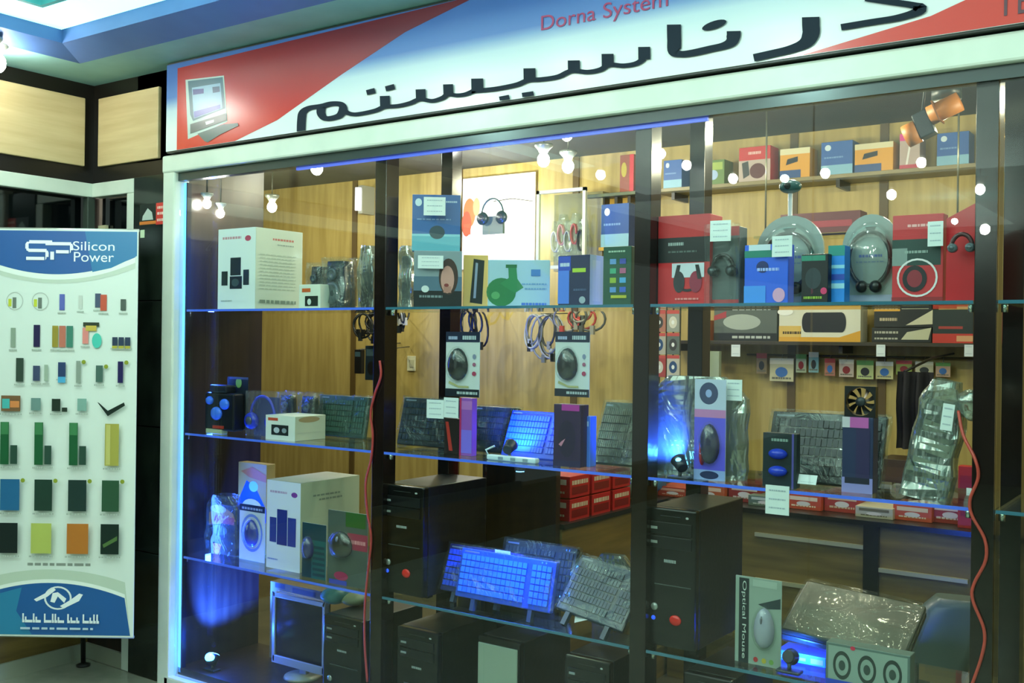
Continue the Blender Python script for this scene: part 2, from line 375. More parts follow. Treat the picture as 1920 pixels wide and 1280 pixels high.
# glass shelves
Z1, Z2, Z3, Z0 = 1.62, 1.09, 0.56, 0.08
EDGE = M('#3b6f86', 0.1, 0, 0, 0.8); EDGE_GLOW = M('#4468d8', 0.1, 0, 0.25, 0.8)   # blue strip light on the edge painted in as colour and glow
xA0, xA1 = xl + 0.03, PXF[0]
xB0, xB1 = PXF[0] + 0.055, PXF[1]
xC0, xC1 = PXF[1] + 0.055, PXF[2]
xD0, xD1 = PXF[2] + 0.055, 0.55
EL = {'A': (xA0, xA1), 'B': (xB0, xB1), 'C': (xC0, xC1), 'D': (xD0, xD1)}
bn = {'A': 'left', 'B': 'middle', 'C': 'right', 'D': 'far right'}
zn = {Z1: 'upper', Z2: 'centre', Z3: 'lower'}
for b, (a, c) in EL.items():
    for z in (Z1, Z2, Z3):
        t = thing('glass_shelf', '%s glass shelf of the %s window bay between dark posts' % (zn[z], bn[b]), 'shelf', (0, 0, z), 0)
        MB().box(a + 0.002, c - 0.002, 0.006, 0.38, -0.008, 0.0, SHELFG).build('shelf_board', t)
        MB().box(a + 0.002, c - 0.002, 0.002, 0.006, -0.009, 0.0, EDGE_GLOW if (b, z) in (('A', Z1), ('A', Z2), ('A', Z3), ('B', Z2), ('C', Z2)) else EDGE).build('edge', t, label='bluish polished edge')
        for sx in (a + 0.012, c - 0.012):
            mb = MB(); mb.lathe([(0.0, -0.03), (0.008, -0.03), (0.008, -0.009), (0.006, -0.009)], M('#c8cfc4', 0.2, 0.9), (sx, 0.03, 0)); mb.build('shelf_bracket', t)

# ================================================================ SIGN
SY = -0.075
sx0, sx1 = P(312, 210, SY).x, XR
sg = thing('shop_sign', 'long red and white shop sign with dark lettering above the window', 'sign')
MB().box(sx0, sx1, SY + 0.004, -0.0, WT + 0.08, CE - 0.005, M('#2b302a', 0.4)).build('backing_box', sg)
SIGNW = None
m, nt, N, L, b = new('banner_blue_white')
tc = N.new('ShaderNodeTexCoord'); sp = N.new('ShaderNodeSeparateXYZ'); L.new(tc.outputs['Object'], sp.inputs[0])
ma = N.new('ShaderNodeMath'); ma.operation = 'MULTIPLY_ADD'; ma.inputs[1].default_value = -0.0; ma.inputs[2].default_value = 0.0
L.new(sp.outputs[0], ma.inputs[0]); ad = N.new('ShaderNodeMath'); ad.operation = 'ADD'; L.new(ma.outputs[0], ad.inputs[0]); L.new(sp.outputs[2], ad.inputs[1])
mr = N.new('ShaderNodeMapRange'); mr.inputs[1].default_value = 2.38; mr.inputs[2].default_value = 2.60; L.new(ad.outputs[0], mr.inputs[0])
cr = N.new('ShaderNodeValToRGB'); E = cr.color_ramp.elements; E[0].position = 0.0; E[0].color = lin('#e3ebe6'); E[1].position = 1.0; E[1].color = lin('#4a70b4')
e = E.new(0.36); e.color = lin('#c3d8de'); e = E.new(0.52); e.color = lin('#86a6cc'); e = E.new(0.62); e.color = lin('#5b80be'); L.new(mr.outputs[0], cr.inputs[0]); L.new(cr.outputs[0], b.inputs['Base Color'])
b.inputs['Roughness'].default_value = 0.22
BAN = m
m, nt, N, L, b = new('banner_red_shaded')
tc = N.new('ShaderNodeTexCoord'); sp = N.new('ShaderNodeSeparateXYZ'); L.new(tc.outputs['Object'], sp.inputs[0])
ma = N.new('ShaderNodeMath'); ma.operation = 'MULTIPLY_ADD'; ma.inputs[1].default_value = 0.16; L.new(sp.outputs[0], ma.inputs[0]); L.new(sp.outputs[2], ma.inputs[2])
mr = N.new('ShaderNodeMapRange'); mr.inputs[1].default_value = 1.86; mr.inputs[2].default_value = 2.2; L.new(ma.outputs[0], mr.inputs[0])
cr = N.new('ShaderNodeValToRGB'); E = cr.color_ramp.elements; E[0].color = lin('#cf3a2c'); E[1].color = lin('#6e2a36'); L.new(mr.outputs[0], cr.inputs[0]); L.new(cr.outputs[0], b.inputs['Base Color']); b.inputs['Roughness'].default_value = 0.25  # ramp to maroon paints shading into the red towards upper right
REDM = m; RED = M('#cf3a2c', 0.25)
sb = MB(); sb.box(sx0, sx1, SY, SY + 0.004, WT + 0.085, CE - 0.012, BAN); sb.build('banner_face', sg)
def sp_(px, py, k=1):
    q = P(px, py, SY - 0.0006 * k); return q
def spoly(pts, m, k, mb, clip=True):
    out = []
    for p in pts:
        q = sp_(p[0], p[1], k)
        q.z = min(max(q.z, WT + 0.086), CE - 0.013); q.x = max(q.x, sx0 + 0.001); out.append(q)
    mb.face(out, m)
pr = MB()
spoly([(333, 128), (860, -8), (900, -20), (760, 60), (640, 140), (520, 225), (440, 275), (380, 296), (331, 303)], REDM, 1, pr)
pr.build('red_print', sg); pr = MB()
spoly([(1500, 110), (1640, 62), (1745, 30), (1840, -14), (1960, -60), (1960, 62), (1750, 78), (1500, 112)], RED, 1, pr)
pr.build('red_print', sg)
# laptop picture on the left of the sign (crop 330,120 scale 6.74)
def c5(x, y): return (330 + x / 6.74, 120 + y / 6.74)
lp = MB()
spoly([c5(120, 200), c5(605, 145), c5(650, 730), c5(150, 950)], M('#b9cfc4', 0.3), 2, lp)
spoly([c5(150, 215), c5(590, 165), c5(620, 560), c5(215, 720), c5(180, 640)], M('#2f6470', 0.3), 3, lp)
spoly([c5(200, 300), c5(560, 240), c5(590, 560), c5(225, 690)], M('#8fb4c8', 0.3), 4, lp)
spoly([c5(210, 320), c5(350, 310), c5(350, 370), c5(215, 390)], M('#26387a', 0.3), 5, lp)
spoly([c5(460, 290), c5(550, 280), c5(555, 350), c5(465, 365)], M('#1f4a66', 0.3), 5, lp)
spoly([c5(225, 600), c5(560, 510), c5(560, 560), c5(230, 680)], M('#3b4fa0', 0.3), 5, lp)
spoly([c5(180, 760), c5(630, 620), c5(640, 710), c5(180, 880)], M('#4a5a58', 0.3), 5, lp)
spoly([c5(370, 730), c5(480, 700), c5(480, 735), c5(380, 770)], M('#dfe8e2', 0.3), 6, lp)
spoly([c5(270, 880), c5(600, 760), c5(780, 745), c5(790, 780), c5(560, 890), c5(400, 990), c5(360, 975)], M('#4f6663', 0.3), 5, lp)
lp.build('laptop_picture', sg)
# lettering
def stroke(mb, crop, pts, a, b, m, k):
    mb = MB()
    ox, oy, sc = crop
    pts2 = [Vector((p[0], p[1])) for p in pts]; L_, R_ = [], []
    # resample with smoothing
    if len(pts2) > 2:
        sm = []
        n = len(pts2)
        for i in range(n - 1):
            p0 = pts2[max(i-1, 0)]; p1 = pts2[i]; p2 = pts2[i+1]; p3 = pts2[min(i+2, n-1)]
            for q in range(5):
                t_ = q / 5
                sm.append(0.5 * ((2*p1) + (-p0+p2)*t_ + (2*p0-5*p1+4*p2-p3)*t_*t_ + (-p0+3*p1-3*p2+p3)*t_**3))
        sm.append(pts2[-1]); pts2 = sm
    for i, p in enumerate(pts2):
        d = pts2[min(i+1, len(pts2)-1)] - pts2[max(i-1, 0)]; d.normalize(); nx, ny = -d.y, d.x
        h = math.sqrt((nx*a)**2 + (ny*b)**2)
        L_.append((ox + (p.x + nx*h)/sc, oy + (p.y + ny*h)/sc)); R_.append((ox + (p.x - nx*h)/sc, oy + (p.y - ny*h)/sc))
    for i in range(len(L_) - 1):
        spoly([L_[i], L_[i+1], R_[i+1], R_[i]], m, k, mb)
    mb.build('letter_dot' if len(pts) == 2 and abs(pts[0][0] - pts[1][0]) > 20 else 'letter', sg, 0)
INK = M('#12222e', 0.6, 0, 0, 0.2)
z1, z2, z3, z4 = (540, 90, 5.333), (860, 30, 5.0526), (1220, 0, 5.333), (1560, 0, 5.333)
lt = None
stroke(lt, z1, [(430, 560), (320, 582), (215, 600), (150, 645), (134, 730), (130, 885)], 44, 22, INK, 7)
stroke(lt, z1, [(335, 585), (330, 650), (370, 700), (440, 700), (515, 672), (550, 610), (520, 562), (430, 558), (335, 585)], 44, 24, INK, 8)
stroke(lt, z1, [(540, 600), (590, 645), (660, 662), (760, 650), (880, 622), (965, 588), (1100, 578), (1220, 550), (1320, 512), (1440, 528), (1540, 500), (1600, 465), (1690, 472), (1780, 460), (1870, 420)], 34, 19, INK, 9)
for (x, ya, yb) in ((967, 478, 595), (1325, 412, 515), (1600, 362, 470)): stroke(lt, z1, [(x, ya), (x + 4, yb)], 50, 20, INK, 10)
for (xa_, ya, xb_, yb) in ((785, 446, 870, 424), (975, 408, 1065, 384)): stroke(lt, z1, [(xa_, ya), (xb_, yb)], 24, 26, INK, 9)
stroke(lt, z2, [(120, 712), (260, 700), (380, 685), (550, 650), (660, 608), (780, 600), (940, 575), (1070, 520), (1220, 530), (1340, 508), (1430, 462), (1560, 470), (1680, 450), (1760, 400)], 34, 21, INK, 9)
for (x, ya, yb) in ((175, 592, 712), (670, 495, 612), (1090, 420, 530), (1410, 358, 478), (1757, 292, 410)): stroke(lt, z2, [(x, ya), (x + 2, yb)], 57, 20, INK, 10)
for (xa_, ya, xb_, yb) in ((385, 788, 480, 770), (600, 752, 710, 736)): stroke(lt, z2, [(xa_, ya), (xb_, yb)], 24, 25, INK, 9)
stroke(lt, z3, [(232, 245), (235, 400), (240, 510), (300, 540), (420, 528), (600, 488), (730, 458), (800, 420), (828, 360), (830, 310)], 70, 32, INK, 9)
stroke(lt, z3, [(1600, 170), (1602, 250), (1600, 340), (1540, 430), (1400, 492), (1200, 540), (1030, 578)], 88, 34, INK, 9)
lt2 = MB(); spoly([(z3[0] + (635 + 122*math.cos(a) )/5.333, z3[1] + (250 + 42*math.sin(a) - 36*math.cos(a))/5.333) for a in [i*math.pi/10 for i in range(20)]], INK, 9, lt2); lt2.build('letter_dot', sg)
stroke(lt, z4, [(330, -20), (600, 20), (800, 50), (878, 80), (820, 130), (640, 182), (400, 220), (90, 272)], 74, 30, INK, 9)
for txt, pa, pb, hh, col in (('Dorna System', (1014, 66), (1252, 18), 0.062, '#a53560'), ('TEL', (1868, 32), (1965, 10), 0.065, '#5b3a44')):
    a_, b_ = sp_(pa[0], pa[1], 6), sp_(pb[0], pb[1], 6); wd = b_.x - a_.x
    decal(sg, [('t', 0, 0, 1, 1, txt, M(col, 0.4))], (a_.x, SY - 0.002, a_.z), FX, FZ, wd, hh, 'latin_lettering')

# sticker on the pilaster
st = thing('sticker', 'small black and red notice stuck on the black marble pilaster', 'sticker')
a_, b_ = P(262, 424, -0.026), P(325, 380, -0.026)
SW, SH = b_.x - a_.x, 0.095
MB().box(a_.x, b_.x, -0.0268, -0.0255, a_.z, a_.z + SH, M('#1e2a24', 0.4)).build('sheet', st)
decal(st, [('r', 0, 0.05, 0.5, 0.2, '#d07a35'), ('r', 0.5, 0, 1, 1, '#cf4136'), ('p', [(0.08, 0.25), (0.42, 0.25), (0.38, 0.6), (0.25, 0.8), (0.1, 0.45)], '#b9c9bd'),
           ('l', 0.54, 0.72, 0.97, 0.12, '#f0c9bb'), ('l', 0.54, 0.45, 0.97, 0.12, '#f0c9bb'), ('l', 0.54, 0.15, 0.97, 0.12, '#f0c9bb')], (a_.x, -0.0268, a_.z), FX, FZ, SW, SH)
a_ = P(263, 446, -0.026)
st = tag(MB().box(a_.x, a_.x + 0.03, -0.0265, -0.0255, a_.z, a_.z + 0.035, M('#cfe6c0', 0.5)).build('sticker'), 'tiny pale square sticker below the red notice on the black pilaster', 'sticker')

# ================================================================ SP POSTER BANNER
Zp = 4.3
def camplane(px, py, Z=Zp): return CAMP + ray(px, py) * Z
o_ = camplane(-35, 1191); ux = (camplane(250, 1187) - o_); uy = (camplane(-31, 428) - o_)
PW, PH = ux.length, uy.length
ux.z = 0; ux.normalize(); n_ = ux.cross(Vector(FZ))
ps = thing('roll_up_banner', 'tall white and blue product banner standing before the corner glazing', 'banner', (o_.x, o_.y, 0))
org = Vector((0, 0, o_.z))
mb = MB()
q = [org, org + ux*PW, org + ux*PW + Vector((0, 0, PH)), org + Vector((0, 0, PH))]
back = [p - n_*0.004 for p in q]
WP = M('#dfe9de', 0.28)
mb.face(q, WP); mb.face(back[::-1], WP)
for i in range(4): mb.face([q[i], back[i], back[(i+1) % 4], q[(i+1) % 4]], WP)
mb.build('banner_sheet', ps)
def pu(px, py): return ((px + 35) / 285.0, (1187 - py) / 760.0)
def rr(x0, y0, x1, y1, c):
    a, b = pu(x0, y1), pu(x1, y0); return ('r', a[0], a[1], b[0], b[1], c)
def pp(pts, c): return ('p', [pu(*p) for p in pts], c)
sh = []
xs = list(range(-31, 251, 12))
def bow(x, yc, dy, cx=95, hw=160): return yc + dy * ((x - cx) / hw) ** 2
sh.append(pp([(-31, 430), (248, 430)] + [(x, bow(x, 528, -34)) for x in xs[::-1]], '#c7d3c1'))
sh.append(pp([(-31, 430), (248, 430)] + [(x, bow(x, 521, -38)) for x in xs[::-1]], '#eef5ea'))
sh.append(pp([(-31, 430), (248, 430)] + [(x, bow(x, 511, -38)) for x in xs[::-1]], '#255b9c'))
sh.append(pp([(150, 430), (248, 430), (248, 475), (200, 498), (165, 506)], '#2d79a8'))
sh.append(pp([(-31, 1184), (244, 1184)] + [(x, bow(x, 1062, 30)) for x in xs[::-1] if x < 245], '#c3d2bd'))
sh.append(pp([(-31, 1184), (244, 1184)] + [(x, bow(x, 1080, 36)) for x in xs[::-1] if x < 245], '#eef5ea'))
sh.append(pp([(-31, 1184), (244, 1184)] + [(x, bow(x, 1087, 36)) for x in xs[::-1] if x < 245], '#1f5a98'))
sh.append(pp([(-31, 1184), (60, 1184), (30, 1140), (40, 1096), (-31, 1116)], '#2b7fa6'))
a = pu(128, 466); b_ = pu(206, 449); sh.append(('t', a[0], a[1], b_[0] - a[0], b_[1] - a[1], 'Silicon', '#eef4f4'))
a = pu(130, 487); b_ = pu(205, 469); sh.append(('t', a[0], a[1], b_[0] - a[0], b_[1] - a[1], 'Power', '#eef4f4'))
# SP logo strokes
def band(pts, w, c='#f3f8f6'):
    out = []
    for (x0, y0), (x1, y1) in zip(pts, pts[1:]):
        if abs(x1 - x0) >= abs(y1 - y0): out.append(pp([(x0 - 1, y0 + w/2), (x1 + 1, y1 + w/2), (x1 + 1, y1 - w/2), (x0 - 1, y0 - w/2)], c))
        else: out.append(pp([(x0 - w/2, y0), (x0 + w/2, y0), (x1 + w/2, y1), (x1 - w/2, y1)], c))
    return out
sh += band([(90, 451), (45, 451), (42, 455), (42, 464), (46, 467), (78, 467), (80, 471), (80, 479), (76, 482), (40, 482)], 6)
sh += band([(78, 454), (124, 454), (126, 458), (126, 466), (122, 469), (96, 469)], 6) + band([(90, 469), (90, 484)], 7)
# bottom logo: swirl ellipse and hands
for (rx, ry, q_) in ((26, 22, 0.86),):
    a = pu(108, 1115); sh.append(('ring', a[0], a[1], rx / 285, ry / 760, q_, '#e6eeec'))
sh.append(pp([(63, 1118), (85, 1106), (100, 1096), (104, 1100), (88, 1113), (68, 1122)], '#f3f8f6'))
sh.append(pp([(155, 1108), (148, 1120), (120, 1134), (112, 1130), (132, 1118), (148, 1106)], '#f3f8f6'))
sh.append(pp([(94, 1122), (98, 1106), (108, 1104), (124, 1116), (120, 1124), (108, 1112), (102, 1124)], '#f3f8f6'))
# arabic-style bottom line built from strokes
bx = 42
for wdt, asc in ((4, 1), (14, 0), (4, 1), (10, 0), (0, 0), (14, 1), (4, 1), (5, 1), (12, 0), (0, 0), (5, 1), (10, 0), (6, 0), (0, 0), (12, 1), (6, 0), (5, 1), (5, 1)):
    if wdt == 0: bx += 5; continue
    sh.append(rr(bx, 1156, bx + wdt, 1161, '#e9f1f2'))
    sh.append(rr(bx, 1144 if asc else 1150, bx + 3, 1161, '#e9f1f2')); bx += wdt + 1
a = pu(40, 1173); b_ = pu(176, 1169); sh.append(('l', a[0], a[1], b_[0], b_[1] - a[1], '#bcd0dc'))
a = pu(50, 1055); b_ = pu(168, 1050); sh.append(('l', a[0], a[1], b_[0], b_[1] - a[1], '#8d968b'))
# pictures of the products
G = '#2f4438'
def pic(x0, y0, x1, y1, c, dot=False):
    sh.append(rr(x0, y0, x1, y1, c))
    a = pu(x0 - 3, y1 + 7); b_ = pu(x1 + 3, y1 + 4); sh.append(('l', a[0], a[1], b_[0], b_[1] - a[1], '#a9b3a6'))
    if dot:
        a = pu(x1 + 6, y0 + 2); sh.append(('e', a[0], a[1], 4 / 285, 4 / 760, '#8d9a2e'))
for cx in (20, 68):
    a = pu(cx, 562); sh.append(('ring', a[0], a[1], 16/285, 17/760, 0.9, '#b9c2b6')); sh.append(rr(cx - 12, 558, cx - 6, 572, '#c8cf3c')); sh.append(rr(cx - 4, 555, cx + 3, 575, '#6d776c'))
pic(104, 548, 114, 578, '#5a66b0'); pic(140, 550, 147, 575, '#c9cfc4'); pic(171, 546, 182, 572, '#45536b'); pic(181, 548, 193, 578, '#c4553a'); pic(219, 556, 229, 577, '#4c5a50')
pic(14, 612, 23, 648, '#8fa08c'); pic(57, 606, 69, 647, '#241f48'); pic(92, 607, 103, 647, '#9a8a33'); pic(105, 607, 117, 647, '#c0705a'); pic(119, 607, 131, 647, '#3f7f6b')
pic(149, 610, 160, 640, '#e08a80'); sh.append(rr(150, 600, 180, 608, '#2f3a26')); sh.append(rr(155, 606, 175, 616, '#c9b04a')); a = pu(176, 634); sh.append(('e', a[0], a[1], 9/285, 14/760, '#4cc3ae'))
for k in range(3): pic(205 + k*12, 627, 215 + k*12, 643, '#2c3c52'); sh.append(rr(205 + k*12, 643, 215 + k*12, 648, '#b0a83e'))
pic(26, 668, 40, 712, '#34463a'); pic(58, 682, 71, 710, '#3f4a66'); pic(79, 680, 86, 710, '#9fb09c'); pic(105, 675, 119, 702, '#2c3f66'); sh.append(rr(105, 702, 119, 713, '#4fa6cf'))
pic(139, 672, 147, 713, '#8d9a8c', True); pic(176, 680, 189, 711, '#49685c', True); pic(217, 672, 227, 712, '#1f1c50', True)
pic(0, 738, 36, 767, '#7a5a3c'); sh.append(rr(2, 744, 16, 762, '#4cb3ad')); sh.append(rr(17, 748, 34, 760, '#d8864c'))
pic(56, 742, 74, 765, '#6f8f88'); pic(95, 743, 111, 766, '#223226'); sh.append(rr(114, 759, 124, 767, '#223226')); pic(143, 742, 160, 765, '#7fa79a')
sh.append(pp([(180, 748), (184, 750), (200, 764), (230, 748), (232, 754), (200, 774)], '#16281f'))
for k, x in enumerate((0, 64, 129)):
    pic(x, 787, x + 16, 866, '#1c5a34'); sh.append(rr(x + 1, 787, x + 15, 810, '#3f7f4f')); pic(x + 19, 830, x + 32, 865, '#2b4a3c')
pic(196, 788, 222, 866, '#a8a24a'); sh.append(rr(198, 790, 206, 864, '#c2bd6c'))
for (x0, x1, c) in ((2, 38, '#24648f'), (66, 99, '#1f3b2f'), (129, 163, '#1d3530'), (192, 224, '#2c5238')): pic(x0, 893, x1, 951, c, True)
for (x0, x1, c) in ((-2, 36, '#12201f'), (61, 99, '#b3bd5c'), (128, 168, '#b8702a'), (191, 225, '#10261f')): pic(x0, 974, x1, 1030, c)
sh.append(pp([(195, 1012), (222, 996), (222, 1004), (197, 1018)], '#51713c'))
hd = [x for x in sh[:4]]; ft_ = sh[4:8]; rest = sh[8:]
lg = [x for x in rest if (x[0] == 't' or (x[0] in 'pr' and ((x[1][0][1] if x[0] == 'p' else x[2]) > 0.91)))]
fl = [x for x in rest if x not in lg and ((x[1][0][1] if x[0] == 'p' else x[2]) < 0.135)]
rest = [x for x in rest if x not in lg and x not in fl]
decal(ps, hd, org, ux, (0, 0, 1), PW, PH, 'header_print', 0.0008, 0.3, label='blue curved header band')
decal(ps, ft_, org, ux, (0, 0, 1), PW, PH, 'footer_print', 0.0008, 0.3, label='blue curved footer band')
decal(ps, lg, org, ux, (0, 0, 1), PW, PH, 'lettering', 0.002, 0.3, label='white lettering and initials')
decal(ps, fl, org, ux, (0, 0, 1), PW, PH, 'lettering', 0.002, 0.3, label='white emblem and script line')
decal(ps, rest, org, ux, (0, 0, 1), PW, PH, 'product_pictures', 0.0008, 0.3)['kind'] = 'stuff'
c0 = org + ux*(PW*0.62) - n_*0.012; ft = PZ(156, 1248, 0.0) - Vector((o_.x, o_.y, 0))
mb = MB(); mb.tube([Vector((c0.x, c0.y, org.z + PH - 0.02)), Vector((ft.x, ft.y, 0.012))], 0.011, M('#1b1e1a', 0.4)); mb.build('pole', ps)
MB().lathe([(0.0, 0.0), (0.03, 0.0), (0.03, 0.008), (0.012, 0.016), (0.0, 0.016)], M('#1b1e1a', 0.4), (ft.x, ft.y, 0)).build('foot', ps)
mb = MB(); mb.tube([q[3] - n_*0.006, q[2] - n_*0.006], 0.006, M('#c9d0c6', 0.3, 0.5)); mb.tube([q[0] - n_*0.006, q[1] - n_*0.006], 0.006, M('#c9d0c6', 0.3, 0.5)); mb.build('sheet_rail', ps)

# ================================================================ PRODUCT BUILDERS
ZN = {Z1: 'top shelf', Z2: 'centre shelf', Z3: 'lower shelf'}
def carton(name, label, cat, px0, px1, yt, y, z, d=0.1, px2=None, col='#d8ddd6', front=(), side=(), top=None, group=None, rot=0, sidecol=None, rough=0.45, inset=0):
    """axis aligned carton: front face px0..px1, right side px1..px2; top at image row yt"""
    zc = z if z else 0.01
    yb = 640
    a, b = P(px0, 0, y), P(px1, 0, y)
    # use the row of the base for x (camera roll)
    def row(px): 
        q = P(px, 640, y); s_ = F_PX / ((q - CAMP).dot(CR @ Vector((0, 0, -1)))); return 640 + (1.5 - z) * s_
    a = P(px0, row(px0), y); b = P(px1, row(px1), y); c = P((px0 + px1) / 2, yt, y)
    W = b.x - a.x; H = max(c.z - z, 0.01)
    if px2: d = max(0.01, PX(px2, row(px1), b.x).y - y)
    if rot:   # turned towards passers-by: face parallel to rot
        Zc = ((a + b) / 2 - CAMP).dot(CR @ Vector((0, 0, -1))); W = (px1 - px0) * Zc / F_PX / math.cos(rot - R(35.1))
        a.y += 0.0; 
    t = thing(name, label, cat, ((a.x + b.x) / 2, y, z), rot, group)
    MB().box(-W/2, W/2, 0, d, 0, H, M(sidecol or col, rough)).build('carton', t, min(0.002, d*0.2))
    if front or sidecol: decal(t, ([('r', 0, 0, 1, 1, col)] if sidecol else []) + list(front), (-W/2, 0, 0), FX, FZ, W, H, 'printed_front')
    if side: decal(t, list(side), (W/2, 0, 0), FY, FZ, d, H, 'printed_side')
    if top: decal(t, [('r', 0, 0, 1, 1, top)], (-W/2, 0, H), FX, FY, W, d, 'printed_top')
    t['_w'] = W; t['_h'] = H
    for k in ('_w', '_h'): pass
    DIM[t.name] = (W, H, d); del t['_w']; del t['_h']
    return t
DIM = {}
def card(label, px0, py0, px1, py1, y, rot=0.0, lines=3, name='price_card', group='white price cards', tilt=0.0, ry=0.0):
    """a small white price card; stands vertical at depth y"""
    a, b = P(px0, py1, y), P(px1, py0, y)
    W, H = b.x - a.x, b.z - a.z
    t = thing(name, label, 'price card', ((a.x + b.x)/2, y, a.z), (tilt, ry, rot), group)
    MB().box(-W/2, W/2, -0.0006, 0.0006, 0, H, M('#dbe6e8', 0.6)).build('paper', t)
    decal(t, [('l', 0.15, 0.2 + 0.6 * i / max(lines - 1, 1), 0.85, 0.05, '#a9b7c4') for i in range(lines)], (-W/2, -0.0006, 0), FX, FZ, W, H, 'faint_print', 0.0003)
    return t
def wrap(parent, W, D_, H, mat=None, amp=0.008, seed=0, neck=False, z0=-0.0):
    """crinkled bag around a slab W x D x H (local, base centred in x, front at y=0)"""
    mat = mat or FILM; mb = MB(); nu, nv = 26, 20; rows = []
    e = 0.006
    for j in range(nv + 1):
        v = j / nv; row = []
        pinch = 1.0 if not neck else (1.0 if v < 0.8 else 1.0 - 0.45 * (v - 0.8) / 0.2)
        for i in range(nu):
            a = 2*math.pi*i/nu; ca, sa = math.cos(a), math.sin(a)
            sx = (abs(ca) ** 0.25) * (1 if ca > 0 else -1); sy = (abs(sa) ** 0.45) * (1 if sa > 0 else -1)
            x = sx * (W/2 + e) * pinch; yy = D_/2 + sy * (D_/2 + e); zz = z0 + v * (H + e)
            nn = noise.noise_vector(Vector((x*16, yy*16 + seed*7.3, zz*16)))
            k = 1.0 if 0 < j < nv else 0.4
            row.append((x + nn.x*amp*k, yy + nn.y*amp*k, max(z0 + 0.0005, zz + nn.z*amp*k) if j else z0 + 0.0005))
        rows.append(row)
    mb.grid(rows, mat, True, False)
    return mb.build('plastic_wrap', parent)
def keyboard(label, px0, py0, px1, py1, y, z=None, tilt=20, rotz=0, roll=0, col='#17202a', key='#222d3a', bag=True, name='keyboard', group='wrapped keyboards', rows=6, cols=19, thick=0.022, film_m=None, lift=0.0):
    """keyboard leaning back; px box gives its outline. local: x width, z height, y thickness"""
    a, b = P(px0, py1, y), P(px1, py0, y)
    W, H = b.x - a.x, b.z - a.z
    Hn = H / math.cos(R(tilt))
    if lift: H = b.z - (z + lift); Hn = H / math.cos(R(tilt))
    t = thing(name, label, 'keyboard', ((a.x + b.x)/2, y, (z + lift if z is not None else a.z) + 0.001), (-R(tilt), R(roll), R(rotz)), group)
    # thing leans: rotation_euler x negative -> top goes back (+y)
    MB().box(-W/2, W/2, 0, thick, 0, Hn, M(col, 0.35)).build('keyboard_body', t, 0.004)
    if lift:
        for sx in (-0.3, 0.3): MB().box(W*sx - 0.008, W*sx + 0.008, 0.0, 0.02, -lift, 0.0, M('#3c4a5c', 0.15)).build('clear_stand', t)
    mb = MB(); mx = W*0.03; mz = Hn*0.1; kw = (W - 2*mx) / cols; kh = (Hn - 2*mz) / rows
    for r_ in range(rows):
        c_ = 0
        while c_ < cols:
            wdt = 6 if (r_ == 0 and c_ == 4) else 1
            if c_ + wdt > cols: wdt = 1
            if c_ in (14,) and rows > 4: c_ += 1; continue
            x0 = -W/2 + mx + c_*kw
            mb.box(x0 + kw*0.08, x0 + kw*(wdt - 0.08), -0.006, 0, mz + r_*kh + kh*0.1, mz + (r_ + 1)*kh - kh*0.1, M(key, 0.3))
            c_ += wdt
    k = mb.build('keys', t); k['kind'] = 'stuff'
    decal(t, [('r', 0.04, 0.925, 0.2, 0.955, '#7b8894'), ('e', 0.86, 0.945, 0.008, 0.02, '#5fa0d8'), ('e', 0.9, 0.945, 0.008, 0.02, '#5fa0d8')], (-W/2, 0, 0), FX, FZ, W, Hn, 'indicator_print')
    if bag: wrap(t, W + 0.01, thick, Hn, film_m or FILMK, 0.005, random.random()*50)
    return t
def mouse_shape(mb, c, rx, ry, rz, m):
    """half mouse bulging toward -y, long along z"""
    rows = []
    for i in range(9):
        a = -math.pi/2 + math.pi*i/8; rr_ = max(math.cos(a), 0.02); wd = 1.0 - 0.12*math.sin(a)
        rows.append([(c[0] + rx*rr_*wd*math.cos(b), c[1] - ry*(rr_**0.7)*max(math.sin(b), 0) , c[2] + rz*math.sin(a)) for b in [math.pi*j/12 for j in range(13)]])
    mb.grid(rows, m)
def blister(name, label, px0, py0, px1, py1, y, z=None, front=(), mcol='#0c1430', rotz=0, cat='mouse pack', group='blister packed mice', mx=0.5, mz=0.5, msx=0.27, msz=0.24, roll=0, hang=True, wheel='#8f9aa8', mat=None):
    a, b = P(px0, py1, y), P(px1, py0, y); W, H = b.x - a.x, b.z - a.z
    zb = z if z is not None else a.z
    H = b.z - zb
    t = thing(name, label, cat, ((a.x + b.x)/2, y, zb), (0, R(roll), R(rotz)), group)
    MB().box(-W/2, W/2, 0, 0.003, 0, H, M('#c7cfd2', 0.35)).build('backing_card', t, 0.001)
    decal(t, list(front), (-W/2, 0, 0), FX, FZ, W, H, 'printed_front')
    c = (-W/2 + mx*W, -0.002, mz*H)
    mb = MB(); mouse_shape(mb, c, msx*W, 0.028, msz*H, M(mcol, 0.15)); body = mb.build('mouse_body', t)
    MB().ell((c[0], c[1] - 0.022, c[2] + msz*H*0.45), msx*W*0.13, 0.009, msz*H*0.22, M(wheel, 0.2, 0.5), 10, 6).build('scroll_wheel', t)
    mb = MB(); mouse_shape(mb, (c[0], c[1], c[2]), msx*W*1.2, 0.034, msz*H*1.13, BUBBLE); mb.build('clear_blister', t)
    return t
